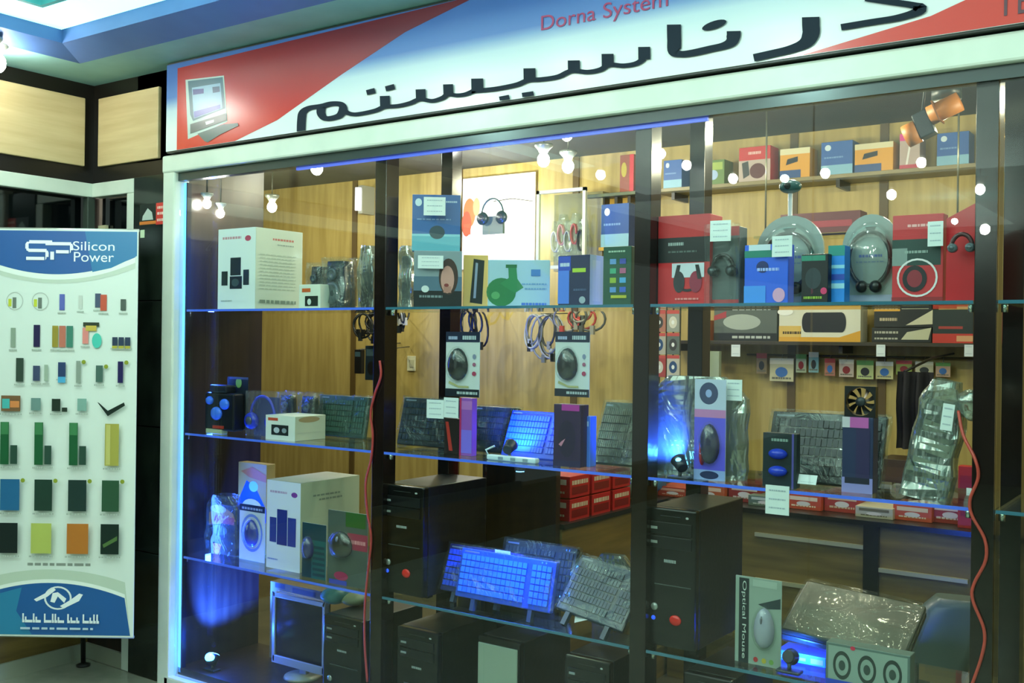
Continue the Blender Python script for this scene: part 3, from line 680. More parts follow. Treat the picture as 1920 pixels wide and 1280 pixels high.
def pc_tower(label, px0, px1, yt, y, z, px2=None, d=0.40, panel='#0a0b0d', red=True, case=None, silver=False, fixed_h=None, rotz=0):
    def row(px):
        q = P(px, 640, y); s_ = F_PX / ((q - CAMP).dot(CR @ Vector((0, 0, -1)))); return 640 + (1.5 - z) * s_
    a = P(px0, row(px0), y); b = P(px1, row(px1), y); c = P(px0, yt, y)
    W = b.x - a.x; H = fixed_h or (c.z - z); case = case or CASE
    t = thing('computer_tower', label, 'computer', ((a.x + b.x)/2, y, z), rotz, 'desktop computer towers in the window')
    mb = MB().box(-W/2, W/2, 0.03, d, 0.012, H, case); mb.build('case_body', t, 0.003)
    pm = M(panel, 0.22)
    mb = MB().box(-W/2, W/2, 0.0, 0.03, 0.012, H, pm); mb.build('front_panel', t, 0.006)
    for sx in (-1, 1):
        for sy in (0.05, d - 0.06):
            MB().box(sx*(W/2 - 0.03) - 0.012, sx*(W/2 - 0.03) + 0.012, sy, sy + 0.03, 0, 0.012, M('#101010', 0.8)).build('foot', t)
    g = '#1a1d20' if not silver else '#97a699'
    if silver:
        MB().box(-W/2 + 0.006, W/2 - 0.006, -0.006, 0, 0.03, H - 0.02, M('#a9b8a8', 0.3, 0.4)).build('front_cover', t, 0.005)
        decal(t, [('r', 0, 0.1 + 0.05*i, 1, 0.104 + 0.05*i, '#7f8f80') for i in range(8)], (-W/2 + 0.01, -0.006, 0.04), FX, FZ, W - 0.02, H - 0.08, 'groove')
        return t
    for k, zz in enumerate((0.86, 0.76)):
        MB().box(-W*0.42, W*0.42, -0.003, 0.0, H*(zz - 0.042), H*(zz + 0.042), M('#0e1013', 0.3)).build('drive_bay', t, 0.001)
        MB().box(-W*0.38, -W*0.25, -0.005, -0.003, H*(zz - 0.010), H*(zz + 0.008), M('#a3aaa6', 0.3, 0.4)).build('eject_button', t)
    MB().box(-W*0.3, W*0.42, -0.003, 0.0, H*0.46, H*0.465, M('#4a4f50', 0.3)).build('panel_seam', t)
    decal(t, [('l', 0.38, 0.62, 0.62, 0.022, '#9aa3a3'), ('r', 0.3, 0.945, 0.7, 0.948, '#3c4144'), ('e', 0.83, 0.945, 0.03, 0.008, '#aab3b0')], (-W/2, 0, 0), FX, FZ, W, H, 'front_print')
    MB().lathe([(0.0, -0.004), (0.011, -0.004), (0.012, 0.0)], M('#a4ada8', 0.2, 0.5), (-W*0.30, 0, H*0.30), 'y', 14).build('power_button', t)
    MB().lathe([(0.0, -0.003), (0.006, -0.003), (0.007, 0.0)], M('#1f48d8', 0.3, 0, 1.2), (-W*0.32, 0, H*0.22), 'y', 12).build('status_light', t)
    if red:
        mb = MB(); mb.ell((W*0.12, -0.001, H*0.225), 0.020, 0.006, 0.016, M('#d3201a', 0.25), 14, 8); mb.build('red_badge', t)
    return t

# ================================================================ TOP SHELF ROW (Z1)
SPK = lambda cx, cy, w_, h_: [('r', cx - w_*0.28, cy, cx + w_*0.28, cy + h_, '#1d2a26'), ('r', cx - w_*0.3, cy - h_*0.75, cx + w_*0.35, cy - h_*0.05, '#17211e'), ('r', cx - w_*0.75, cy - h_*0.55, cx - w_*0.42, cy + h_*0.25, '#22302b'), ('r', cx + w_*0.42, cy - h_*0.55, cx + w_*0.72, cy + h_*0.3, '#22302b'), ('e', cx, cy - h_*0.4, w_*0.2, h_*0.22, '#3d4f46')]
sidep = [('l', 0.35, 0.86, 0.8, 0.025, '#b56a62'), ('l', 0.45, 0.80, 0.8, 0.015, '#8f9f95')] + [('l', 0.08, 0.25 + 0.042*i, 0.85, 0.012, '#a9b8aa') for i in range(11)] + [('l', 0.08, 0.08, 0.85, 0.04, '#6f8377')]
carton('speaker_box', 'big white speaker carton at the left end of the top shelf', 'box', 408, 478, 428, 0.06, Z1, px2=566, col='#dfe9e2',
       front=[('l', 0.12, 0.87, 0.62, 0.03, '#c48f93'), ('e', 0.8, 0.87, 0.08, 0.035, '#b84a5c')] + SPK(0.48, 0.42, 0.5, 0.22) + [('l', 0.1, 0.1, 0.4, 0.015, '#a8b5ab')], side=sidep, sidecol='#bfcdbd', group='white speaker cartons')
t = carton('speaker_box', 'small white carton with orange logo in front of packed speakers, top shelf', 'box', 560, 600, 533, 0.05, Z1, d=0.06, col='#d6dfcf', front=[('r', 0.15, 0.68, 0.55, 0.84, '#c8602c'), ('r', 0.3, 0.1, 0.9, 0.52, '#1e2a24'), ('e', 0.5, 0.28, 0.09, 0.13, '#c9d4cc')], group='white speaker cartons')
def speaker(label, px0, py0, px1, y, z, col='#111820', d=0.09, group='small desktop speakers', ring='#46545c', bagged=True):
    a, b = P(px0, 640, y), P(px1, 640, y); W = b.x - a.x; H = P(px0, py0, y).z - z
    t = thing('speaker', label, 'speaker', ((a.x + b.x)/2, y, z), 0, group)
    mb = MB(); rows = []
    for i in range(9):
        v = i/8; k = 1 - 0.18*v**2
        rows.append([((W/2)*k*(abs(math.cos(a))**0.5)*(1 if math.cos(a) > 0 else -1), d/2 + (d/2)*(abs(math.sin(a))**0.5)*(1 if math.sin(a) > 0 else -1)*k, H*v) for a in [2*math.pi*j/16 for j in range(16)]])
    mb.grid(rows, M(col, 0.25), True, True, True); mb.build('speaker_body', t)
    for zz, rr_ in ((0.33, 0.36), (0.72, 0.2)):
        MB().lathe([(0.0, 0.006), (W*rr_*0.5, -0.001), (W*rr_, -0.006), (W*rr_*1.15, 0.004)], M(ring, 0.3, 0.2), (0, -0.001, H*zz), 'y', 18).build('speaker_cone', t)
    if bagged: wrap(t, W + 0.015, d, H + 0.01, FILM, 0.01, px0)
    return t
speaker('dark bagged desktop speaker just behind the small orange-logo carton, top shelf', 575, 500, 598, 0.14, Z1, group=None)
speaker('tall dark bagged speaker right of the small orange-logo carton, top shelf', 602, 490, 640, 0.10, Z1, '#1c2a35', group=None)
# silver bags hanging behind the left post
def bag_sheet(label, px0, py0, px1, py1, y, zb=None, col=None, name='plastic_bag', cat='bag', seed=0, roll=0, group=None, content='#5d6d68'):
    a, b = P(px0, py1, y), P(px1, py0, y); W, H = b.x - a.x, b.z - (zb or a.z)
    t = thing(name, label, cat, ((a.x + b.x)/2, y, zb or a.z), (0, R(roll), 0), group)
    MB().box(-W*0.42, W*0.42, 0.008, 0.018, H*0.03, H*0.86, M(content, 0.5)).build('packed_item', t, 0.003)
    wrap(t, W, 0.026, H, FILM2, 0.010, seed + px0, True)
    return t
bag_sheet('grey anti-static bag standing left of the left window post, top shelf', 672, 462, 699, 575, 0.30, Z1, seed=1)
bag_sheet('grey anti-static bag standing right of the left window post, top shelf', 748, 462, 770, 575, 0.30, Z1, seed=2)
# middle bay
HPB = [('r', 0, 0.0, 1, 0.28, '#5fa9bf'), ('r', 0, 0.26, 1, 0.30, '#8cc6d6'), ('e', 0.13, 0.86, 0.07, 0.07, '#c8dbe6'), ('e', 0.52, 0.33, 0.16, 0.12, '#2a4150'), ('l', 0.7, 0.86, 0.93, 0.03, '#a9c4dd'), ('l', 0.1, 0.55, 0.8, 0.02, '#7fa0cc')]
lower = carton('webcam_box', 'grey carton with a face photo under the blue carton, middle bay top shelf', 'box', 776, 866, 470, 0.13, Z1, d=0.08, rot=R(38), col='#7f929b',
       front=[('r', 0, 0, 1, 0.3, '#10181c'), ('r', 0, 0.3, 1, 0.55, '#4d6a80'), ('e', 0.72, 0.55, 0.2, 0.32, '#3a2620'), ('e', 0.70, 0.5, 0.14, 0.24, '#c08f84'), ('r', 0.62, 0.27, 0.78, 0.38, '#a8776c'), ('e', 0.68, 0.40, 0.05, 0.03, '#7c3030'), ('e', 0.24, 0.33, 0.08, 0.06, '#c9d6d8'), ('l', 0.12, 0.18, 0.6, 0.04, '#76878c')])
carton('webcam_box', 'blue carton stacked on the grey face carton, middle bay top shelf', 'box', 773, 863, 365, 0.13, Z1 + DIM[lower.name][1], d=0.07, rot=R(38), col='#2f5fa0', front=HPB)
card('white card taped on the stacked blue carton, middle bay', 799, 368, 831, 405, 0.10, R(38))
card('white card on the grey face carton, middle bay top shelf', 789, 478, 826, 504, 0.10, R(38))
carton('adapter_box', 'yellow carton with a black window, middle bay top shelf', 'box', 868, 914, 478, 0.26, Z1, d=0.03, rot=R(34), col='#d9b75e', front=[('p', [(0.28, 0.12), (0.78, 0.09), (0.86, 0.9), (0.42, 0.93)], '#14201a'), ('p', [(0.42, 0.2), (0.52, 0.2), (0.6, 0.85), (0.5, 0.86)], '#8b99a0')])
carton('router_box', 'pale blue carton with green jug picture, middle bay top shelf', 'box', 915, 1031, 487, 0.16, Z1, d=0.03, rot=R(30), col='#a3c6da',
       front=[('e', 0.22, 0.32, 0.24, 0.30, '#2b7a4c'), ('p', [(0.2, 0.5), (0.34, 0.62), (0.33, 0.85), (0.46, 0.86), (0.48, 0.6), (0.58, 0.42), (0.44, 0.3)], '#2f8453'), ('r', 0.29, 0.83, 0.47, 0.9, '#256b42'), ('e', 0.13, 0.25, 0.07, 0.08, '#5aa36b'),
              ('r', 0.7, 0.66, 0.85, 0.8, '#3c78b8'), ('l', 0.55, 0.48, 0.95, 0.03, '#6f9fc8'), ('l', 0.6, 0.38, 0.95, 0.03, '#6f9fc8'), ('l', 0.55, 0.05, 0.95, 0.05, '#3a6fd0')])
carton('router_box', 'dark navy carton with lime stripe, middle bay top shelf', 'box', 1046, 1105, 478, 0.10, Z1, px2=1130, col='#14234c',
       front=[('r', 0, 0.7, 0.4, 0.98, '#2748b8'), ('l', 0.06, 0.78, 0.36, 0.07, '#c4d2e8'), ('r', 0, 0.05, 0.36, 0.7, '#4a7ae0'), ('r', 0.46, 0.66, 0.88, 0.74, '#a6c83a'), ('e', 0.78, 0.12, 0.1, 0.07, '#9aa8b8'), ('l', 0.5, 0.3, 0.9, 0.04, '#465a80')],
       side=[('r', 0, 0, 1, 1, '#9fb9e0'), ('l', 0.2, 0.1, 0.8, 0.8, '#b9cde8')])
carton('app_box', 'dark green carton printed with rows of app icons, middle bay', 'box', 1130, 1183, 462, 0.06, Z1, d=0.06, col='#1f4f3e',
       front=[('r', 0.25 + 0.35*i, 0.22 + 0.16*j, 0.47 + 0.35*i, 0.31 + 0.16*j, ['#5a8fd0', '#3b62c8', '#8fae3c', '#4fa0d8', '#3f9f7c', '#a85a80', '#5f8fc8', '#3d4fa8'][i + 2*j]) for i in (0, 1) for j in range(4)] + [('r', 0.3, 0.12, 0.85, 0.17, '#b5b83c'), ('l', 0.2, 0.9, 0.8, 0.03, '#9fc0ac')])
# right bay
headp = [('r', 0, 0.75, 1, 1, '#b31f25'), ('r', 0, 0.47, 1, 0.75, '#171b1f'), ('l', 0.2, 0.66, 0.5, 0.035, '#9aa6a6'), ('l', 0.2, 0.58, 0.75, 0.02, '#55605f'), ('ring', 0.58, 0.3, 0.26, 0.16, 0.82, '#22262c'),
         ('r', 0.28, 0.3, 0.9, 0.46, '#c8cfdc'), ('e', 0.42, 0.25, 0.11, 0.12, '#262c33'), ('e', 0.74, 0.25, 0.12, 0.12, '#8c2340'), ('p', [(0.32, 0.28), (0.38, 0.44), (0.45, 0.44), (0.4, 0.28)], '#20252b'), ('p', [(0.86, 0.28), (0.8, 0.44), (0.73, 0.44), (0.78, 0.28)], '#20252b'), ('l', 0.35, 0.05, 0.8, 0.02, '#e08a8a')]
t = carton('headset_box', 'tall red and black headset carton beside the middle post, top shelf', 'box', 1233, 1330, 403, 0.05, Z1, d=0.09, col='#c3222a', front=headp, group=None)
# headset model
def headset(parent, c, r, m_band, m_cup, open_=1.0, tilt=0):
    pts = [(c[0] + r*math.cos(a), c[1] - 0.012, c[2] + r*1.25*math.sin(a)) for a in [math.pi*i/14 for i in range(15)]]
    MB().tube(pts, 0.006, m_band, 8).build('headband', parent)
    for s_ in (-1, 1):
        MB().lathe([(0.0, -0.022), (r*0.42, -0.02), (r*0.5, -0.008), (r*0.45, 0.006), (0.0, 0.008)], m_cup, (c[0] + s_*r*0.86, c[1] - 0.01, c[2] - r*0.18), 'y', 18).build('ear_cup', parent)
        MB().lathe([(0.0, -0.024), (r*0.24, -0.024), (r*0.26, -0.021)], M('#59636a', 0.25, 0.4), (c[0] + s_*r*0.86, c[1] - 0.01, c[2] - r*0.18), 'y', 16).build('ear_cap', parent)
t = carton('headset_box', 'clear pack with a black headset against a red card, right bay', 'box', 1331, 1385, 425, 0.07, Z1, d=0.06, col='#4b5a5c', front=[('r', 0, 0.88, 1, 1, '#a82028'), ('r', 0, 0, 1, 0.06, '#b0222a')])
W_, H_, d_ = DIM[t.name]; headset(t, (0, -0.0, H_*0.45), W_*0.36, M('#0e1114', 0.3), M('#12161a', 0.3))
wrap(t, W_, 0.03, H_, BUBBLE, 0.004, 5, z0=0).location.y = -0.034
card('white card on the clear headset pack, right bay top shelf', 1332, 412, 1370, 453, 0.02, 0.08)
def round_pack(label, px0, py0, px1, py1, y, z, cable=True, inner='#0f1316'):
    a, b = P(px0, py1, y), P(px1, py0, y); W = b.x - a.x; H = b.z - z
    t = thing('headphone_pack', label, 'headphones', ((a.x + b.x)/2, y, z), 0, None)
    mb = MB(); n = 14; pts = [(-W/2, 0), (W/2, 0), (W/2, H*0.62)] + [(W/2*math.cos(math.pi*i/n), H*0.62 + H*0.38*math.sin(math.pi*i/n)) for i in range(1, n)] + [(-W/2, H*0.62)]
    mb.face([(p[0], 0, p[1]) for p in pts], M('#8d9b98', 0.3)); mb.face([(p[0], 0.012, p[1]) for p in pts][::-1], M('#8d9b98', 0.3))
    for i in range(len(pts)):
        p, q2 = pts[i], pts[(i+1) % len(pts)]; mb.face([(p[0], 0, p[1]), (p[0], 0.012, p[1]), (q2[0], 0.012, q2[1]), (q2[0], 0, q2[1])], M('#aebbb6', 0.3))
    mb.build('backing_card', t)
    decal(t, [('r', 0.08, 0.03, 0.92, 0.1, '#9aa4c0'), ('l', 0.3, 0.52, 0.7, 0.03, '#4f5fa0'), ('l', 0.25, 0.46, 0.75, 0.015, '#6f7f9a'), ('p', [(0.4, 0.86), (0.6, 0.86), (0.57, 0.82), (0.43, 0.82)], '#3a4446')], (-W/2, 0, 0), FX, FZ, W, H)
    ring = [(W*0.36*math.cos(a), -0.012, H*0.50 + H*0.30*math.sin(a)) for a in [2*math.pi*i/24 for i in range(25)]]
    MB().tube(ring, 0.0065, M(inner, 0.3), 8).build('headband', t)
    for s_ in (-1, 1):
        MB().ell((s_*W*0.12, -0.015, H*0.19), W*0.11, 0.014, H*0.07, M(inner, 0.3)).build('ear_cup', t)
    mb = MB(); rows = []
    for i in range(7):
        a_ = i/6*math.pi/2; rows.append([(W*0.45*math.cos(a_)*math.cos(b_), -0.028*math.sin(a_)**0.6, H*0.5 + H*0.42*math.cos(a_)*math.sin(b_)) for b_ in [2*math.pi*j/24 for j in range(24)]])
    mb.grid(rows, BUBBLE, True); mb.build('clear_blister', t); return t
round_pack('round-topped grey headphone pack behind the bright blue boxes, right bay', 1418, 400, 1545, 560, 0.22, Z1)
round_pack('round-topped grey headphone pack with large black ring, right of blue box', 1578, 398, 1688, 558, 0.16, Z1)
carton('usb_box', 'bright blue and green carton in front of headphones, right bay top shelf', 'box', 1395, 1477, 458, 0.05, Z1, d=0.05, col='#2a5fe0', front=[('r', 0, 0.78, 1, 0.9, '#1c7a6c'), ('r', 0.1, 0.9, 0.6, 1.0, '#c9d6e6'), ('e', 0.42, 0.62, 0.14, 0.1, '#1b2c68'), ('l', 0.3, 0.55, 0.8, 0.05, '#9fb4f4'), ('e', 0.8, 0.14, 0.14, 0.12, '#d8a0c8'), ('r', 0, 0, 0.5, 0.3, '#3a8ef0')], rough=0.3)
card('white card on top of the bright blue carton, right bay top shelf', 1447, 441, 1486, 482, 0.035, -0.06)
t = carton('headphone_pack', 'small black pack with a pink dot, between the blue cartons', 'headphones', 1502, 1552, 476, 0.04, Z1, d=0.04, col='#10161c', front=[('r', 0, 0.86, 0.9, 0.97, '#27806e'), ('e', 0.45, 0.5, 0.3, 0.22, '#27333c'), ('e', 0.85, 0.24, 0.12, 0.07, '#d0386c'), ('l', 0.1, 0.08, 0.8, 0.05, '#8fae3c')])
carton('usb_box', 'narrow bright cyan carton right of the small black pack, top shelf', 'box', 1552, 1583, 460, 0.07, Z1, d=0.05, col='#1f86e8', front=[('r', 0, 0.82, 1, 1, '#1e8a86'), ('r', 0, 0.25, 1, 0.34, '#9fd8f4'), ('r', 0, 0.4, 1, 0.5, '#1442b0'), ('r', 0, 0.6, 1, 0.66, '#8fd0f0')])
t = carton('headset_box', 'wide red headset carton with black band, right end of top shelf', 'box', 1672, 1768, 402, 0.09, Z1, d=0.05, col='#c12a33',
       front=[('r', 0, 0.42, 0.95, 0.72, '#1d3d3a'), ('r', 0, 0.42, 0.3, 0.62, '#7f8f8e'), ('l', 0.3, 0.86, 0.9, 0.03, '#e8a8a8'), ('l', 0.25, 0.56, 0.7, 0.03, '#8ea09c'), ('e', 0.45, 0.27, 0.24, 0.15, '#1b1f26'), ('e', 0.45, 0.27, 0.15, 0.1, '#8c2434'), ('ring', 0.5, 0.28, 0.4, 0.22, 0.9, '#e0dce0'), ('r', 0, 0, 1, 0.06, '#8f1c24')])
card('white card on the red headset carton, right end of top shelf', 1739, 414, 1769, 462, 0.06, -0.05)
# red side panel pack with a headset
a, b = P(1768, 550, 0.05), P(1834, 378, 0.05)
t = thing('headset_pack', 'open red pack with a grey headset beside the right post', 'headset', ((a.x + b.x)/2, 0.05, Z1), 0)
W_, H_ = b.x - a.x, b.z - Z1
mb = MB(); mb.face([(-W_/2, 0.03, 0), (W_/2, 0, 0), (W_/2, 0, H_), (-W_/2, 0.03, H_*0.86)], M('#b9252e', 0.3)); mb.face([(-W_/2, 0.05, 0), (-W_/2, 0.05, H_*0.86), (W_/2, 0.02, H_), (W_/2, 0.02, 0)], M('#8f1c24')); mb.build('backing_card', t)
MB().box(W_/2, W_/2 + 0.012, -0.005, 0.03, 0, H_*0.97, M('#b4c4be', 0.2)).build('clear_edge', t, 0.003)
headset(t, (W_*0.1, -0.012, H_*0.55), W_*0.30, M('#4b2a2e', 0.3), M('#68757c', 0.25, 0.3))

# ================================================================ HANGING MICE (under top shelf, middle bay)
mf = [('r', 0, 0.84, 1, 1, '#1a2440'), ('l', 0.08, 0.88, 0.35, 0.05, '#a9b4d8'), ('l', 0.5, 0.88, 0.9, 0.06, '#b4c2cc'), ('r', 0, 0, 1, 0.12, '#15202c'), ('l', 0.35, 0.04, 0.95, 0.04, '#a7b6bc'),
      ('e', 0.85, 0.62, 0.05, 0.04, '#7f89a8'), ('e', 0.85, 0.5, 0.05, 0.03, '#9a5a78'), ('e', 0.85, 0.36, 0.06, 0.035, '#a84060'), ('p', [(0.1, 0.2), (0.4, 0.14), (0.7, 0.14), (0.7, 0.17), (0.4, 0.17), (0.12, 0.24)], '#a9a878')]
for px0, px1, l in ((835, 900, 'mouse blister pack hanging under the top shelf by the middle pane joint'), (1040, 1106, 'mouse blister pack hanging under the top shelf near the middle post')):
    t = blister('mouse_pack', l, px0, 622, px1, 742, 0.10, None, mf, '#0a1018', mx=0.38, mz=0.5, msx=0.29, msz=0.25)
    H_ = P(px0, 622, 0.1).z - P(px0, 742, 0.1).z
    MB().tube([(0, 0.0, H_ - 0.01), (0, 0.0, H_ + 0.03), (0.0, 0.0, Z1 - 0.009 - t.location.z)], 0.0012, M('#3a4240', 0.4)).build('hanging_wire', t)

# ================================================================ CENTRE SHELF ROW (Z2)
# robot-like speaker
a, b = P(378, 812, 0.06), P(444, 708, 0.06)
t = thing('toy_speaker', 'black robot-like speaker with blue lights in a clear pack, left bay', 'speaker', ((a.x + b.x)/2, 0.06, Z2))
W_, H_ = b.x - a.x, b.z - Z2
mb = MB(); mb.box(-W_*0.42, W_*0.42, 0.0, 0.06, 0.015, H_*0.72, M('#0b1014', 0.3)); mb.box(-W_*0.3, W_*0.2, 0.0, 0.055, H_*0.72, H_*0.86, M('#141c28', 0.3)); mb.build('speaker_body', t, 0.008)
MB().box(-W_*0.1, W_*0.5, 0.062, 0.066, 0.02, H_, M('#16201f', 0.3)).build('backing_card', t, 0.002)
decal(t, [('e', 0.55, 0.9, 0.14, 0.09, '#6d9a24'), ('r', 0.1, 0.96, 1, 1, '#39445c')], (-W_*0.1, 0.062, 0), FX, FZ, W_*0.6, H_)
for (cx, cz, r_) in ((-0.25, 0.58, 0.1), (0.18, 0.53, 0.13), (-0.05, 0.36, 0.16)):
    MB().ell((W_*cx, -0.004, H_*cz), W_*r_, 0.014, W_*r_*0.8, M('#3b72e0', 0.15)).build('speaker_lens', t)
MB().box(-W_*0.36, W_*0.1, -0.004, 0.03, 0, 0.02, M('#a9b48c', 0.3)).build('base_plate', t, 0.003)
MB().box(-W_*0.15, W_*0.15, -0.006, 0.0, 0.024, 0.036, M('#a8301c', 0.3)).build('red_badge', t)
# blue headset
a, b = P(460, 808, 0.10), P(520, 738, 0.10)
t = thing('headset', 'blue lit headset in clear wrap, left bay centre shelf', 'headset', ((a.x + b.x)/2, 0.10, Z2)); W_, H_ = b.x - a.x, b.z - Z2
headset(t, (0, 0.02, H_*0.42), W_*0.38, M('#2b3cc0', 0.25), M('#2436b4', 0.25)); MB().box(-W_*0.4, W_*0.4, 0.03, 0.034, 0, H_*0.9, M('#35406a', 0.4)).build('backing_card', t)
wrap(t, W_, 0.05, H_, BUBBLE, 0.004, 4)
carton('speaker_box', 'small white carton with two black speakers printed, left bay centre shelf', 'box', 498, 553, 779, 0.05, Z2, px2=610, col='#d9dfd6', front=[('r', 0.08, 0.78, 0.42, 0.9, '#b8482c'), ('r', 0.2, 0.2, 0.78, 0.62, '#1c2422'), ('e', 0.38, 0.4, 0.1, 0.12, '#b9c2c6'), ('e', 0.64, 0.4, 0.08, 0.1, '#8a969c')], side=[('e', 0.45, 0.85, 0.35, 0.12, '#9a8a68'), ('l', 0.1, 0.3, 0.8, 0.03, '#aab4a8')], sidecol='#b4bfac', group='white speaker cartons')
speaker('pair-packed dark speaker with chrome ring behind the small white carton', 522, 740, 548, 0.25, Z2, '#1a2422', d=0.045, group=None)
speaker('second dark speaker nearest the wrapped grey keyboard, left bay', 562, 742, 590, 0.255, Z2, '#1a2422', d=0.045, group=None)
# keyboards etc on centre shelf
keyboard('grey-green wrapped keyboard standing behind white carton, left bay centre shelf', 590, 742, 682, 812, 0.31, Z2, 10, col='#2f4a40', key='#3d5a4e', group=None)
keyboard('dark wrapped keyboard beside the left post, middle bay centre shelf', 743, 752, 868, 832, 0.25, Z2, 14, col='#13222e', key='#1b2e3c', group=None)
keyboard('dark wrapped keyboard behind the pane joint, middle bay centre shelf', 876, 756, 960, 834, 0.25, Z2, 14, col='#15242c', key='#1e3038', group=None)
keyboard('blue-lit keyboard leaning in the middle bay centre shelf', 938, 768, 1046, 846, 0.18, Z2, 24, col='#1c46d0', key='#2a58e0', bag=False, group=None)  # blue lamp light painted into body and key colours
keyboard('grey wrapped keyboard leaning by the middle post, centre shelf', 1108, 744, 1186, 852, 0.22, Z2, 26, col='#3d463a', key='#4c5648', group=None)
card('left white card of the pair standing on the middle bay centre shelf', 801, 750, 831, 783, 0.10, 0.1)
card('right white card of the pair standing on the middle bay centre shelf', 831, 746, 861, 782, 0.095, -0.1)
carton('cable_pack', 'narrow purple and pink pack right of the white card pair', 'pack', 861, 884, 746, 0.09, Z2, d=0.03, col='#8a4fae', front=[('r', 0, 0.8, 1, 0.95, '#a86ab8'), ('r', 0, 0.05, 1, 0.45, '#7a6ae0'), ('r', 0, 0, 0.15, 1, '#a8285c')])
carton('cable_pack', 'dark red and black pack under the white card pair', 'pack', 832, 860, 784, 0.10, Z2, d=0.03, col='#1c1414', front=[('p', [(0.1, 0.9), (0.3, 0.9), (0.6, 0.1), (0.35, 0.1)], '#a83028')])
carton('mouse_box', 'dark purple mouse carton with pink top, middle bay centre shelf', 'box', 1037, 1088, 758, 0.06, Z2, d=0.05, col='#241038', front=[('r', 0, 0.0, 1, 0.1, '#1a1440'), ('e', 0.5, 0.45, 0.32, 0.3, '#160c2c'), ('p', [(0.2, 0.35), (0.3, 0.32), (0.45, 0.45), (0.3, 0.4)], '#b87a94'), ('r', 0.3, 0.9, 0.95, 1, '#a02c90')], group=None)
carton('cable_pack', 'small light blue pack right of the dark purple mouse carton', 'pack', 1090, 1106, 780, 0.10, Z2, d=0.04, col='#3f74d8', front=[('r', 0.2, 0.8, 0.8, 0.9, '#a9c6ea')])
# white adaptor lying on the shelf (fixture base)
def led_fixture(label, px, py, z, target, e, y=None, r=0.022, housing='#2a3440', glow=0, ang=80):
    q = PZ(px, py, z) if y is None else P(px, py, y); q.z = z
    t = thing('spot_lamp', label, 'lamp', tuple(q))
    MB().box(-0.035, 0.035, -0.02, 0.02, 0, 0.008, M(housing, 0.3)).build('lamp_base', t, 0.003)
    MB().tube([(0, 0, 0.006), (0, 0, 0.03)], 0.006, M('#6d7a78', 0.3, 0.5)).build('bracket', t)
    d = (Vector(target) - (q + Vector((0, 0, 0.045)))).normalized()
    c = Vector((0, 0, 0.045)); mb = MB(); mb.tube([c - d*0.022, c - d*0.01, c + d*0.012, c + d*0.018], r*0.75, M(housing, 0.3), 14, r*1.1); mb.build('lamp_head', t)
    mb = MB(); mb.tube([c + d*0.0185, c + d*0.021], r*0.95, M('#58b8ff', 0.3, 0, 14.0), 14); mb.build('lamp_lens', t)
    if glow: MB().ell(tuple(c + Vector((0, -0.012, 0.012))), glow, glow*0.8, glow*0.8, M('#49c0ff', 0.3, 0, 9.0), 14, 8).build('lamp_glow_lens', t)
    spot(tuple(q + c + d*0.03), target, e, (0.02, 0.10, 1.0), ang, 0.6)
    return t
led_fixture('blue spot lamp lying lit on the middle bay centre shelf', 955, 862, Z2, tuple(P(985, 800, 0.22)), 22, y=0.09, ang=120)
mb = MB(); a = P(918, 858, 0.07); b = P(1010, 858, 0.07)
t = thing('power_adapter', 'white adapter bar lying on the middle bay centre shelf', 'adapter', (a.x, 0.065, Z2)); W_ = b.x - a.x
MB().box(0, W_, -0.015, 0.012, 0, 0.018, M('#c3dbe6', 0.3)).build('adapter_body', t, 0.005); MB().tube([(0.0, 0, 0.01), (-0.02, 0.01, 0.03), (0.01, 0.02, 0.045)], 0.004, M('#c3dbe6', 0.4)).build('cord', t)
for k in range(3): MB().box(W_*(0.25 + 0.25*k), W_*(0.25 + 0.25*k) + 0.02, -0.0165, -0.0145, 0.004, 0.014, M('#7f98a8')).build('socket', t)
spot(tuple(P(975, 905, 0.02)), tuple(P(960, 1100, 0.12)), 40, (0.02, 0.12, 1.0), 85, 0.7)  # added spot, with its puck lamp, to light the lower keyboards
t = thing('spot_lamp', 'added blue puck lamp under the front edge of the middle bay centre shelf', 'lamp', (P(975, 890, 0.03).x, 0.03, Z2 - 0.010))
MB().lathe([(0, -0.014), (0.018, -0.014), (0.02, 0.0), (0, 0.0)], M('#2a3440', 0.3), (0, 0, 0)).build('lamp_body', t); MB().lathe([(0, -0.017), (0.014, -0.017), (0.014, -0.014), (0, -0.014)], M('#58b8ff', 0.3, 0, 8.0), (0, 0, 0)).build('lamp_lens', t)
# right bay centre shelf
t = bag_sheet('big silver wrapped flat pack standing beside the middle post, centre shelf', 1212, 712, 1396, 900, 0.10, Z2, seed=11, content='#2a302a')
mfb = [('r', 0, 0.70, 1, 1, '#b4bfd8'), ('e', 0.45, 0.86, 0.3, 0.11, '#3a4468'), ('e', 0.45, 0.86, 0.1, 0.04, '#93a6d8'), ('r', 0, 0.62, 1, 0.70, '#b87ab0'), ('r', 0, 0, 1, 0.62, '#5a54d8'), ('r', 0, 0, 1, 0.1, '#8aa2d8'), ('e', 0.5, 0.05, 0.3, 0.04, '#20305c')]
t = blister('mouse_pack', 'purple mouse pack with a fan picture on top, right bay centre shelf', 1301, 712, 1362, 893, 0.06, Z2, mfb, '#0c1244', mx=0.5, mz=0.36, msx=0.32, msz=0.20, group=None)
MB().ell((-W_*0, -0.02, 0), 0.001, 0.001, 0.001, M('#b02838')).build('side_grip', t)
bpy.data.objects.remove(bpy.data.objects[t.children[-1].name]) if False else None
mb = MB(); mouse_shape(mb, (-0.022, -0.004, 0.088), 0.008, 0.02, 0.045, M('#b02838', 0.3)); 
for o in list(t.children):
    if o.name.startswith('side_grip'): bpy.data.objects.remove(o)
mb.build('side_grip', t, label='red side grip')
card('large white card on the silver pack, right bay centre shelf', 1359, 712, 1392, 750, 0.085, -0.05)
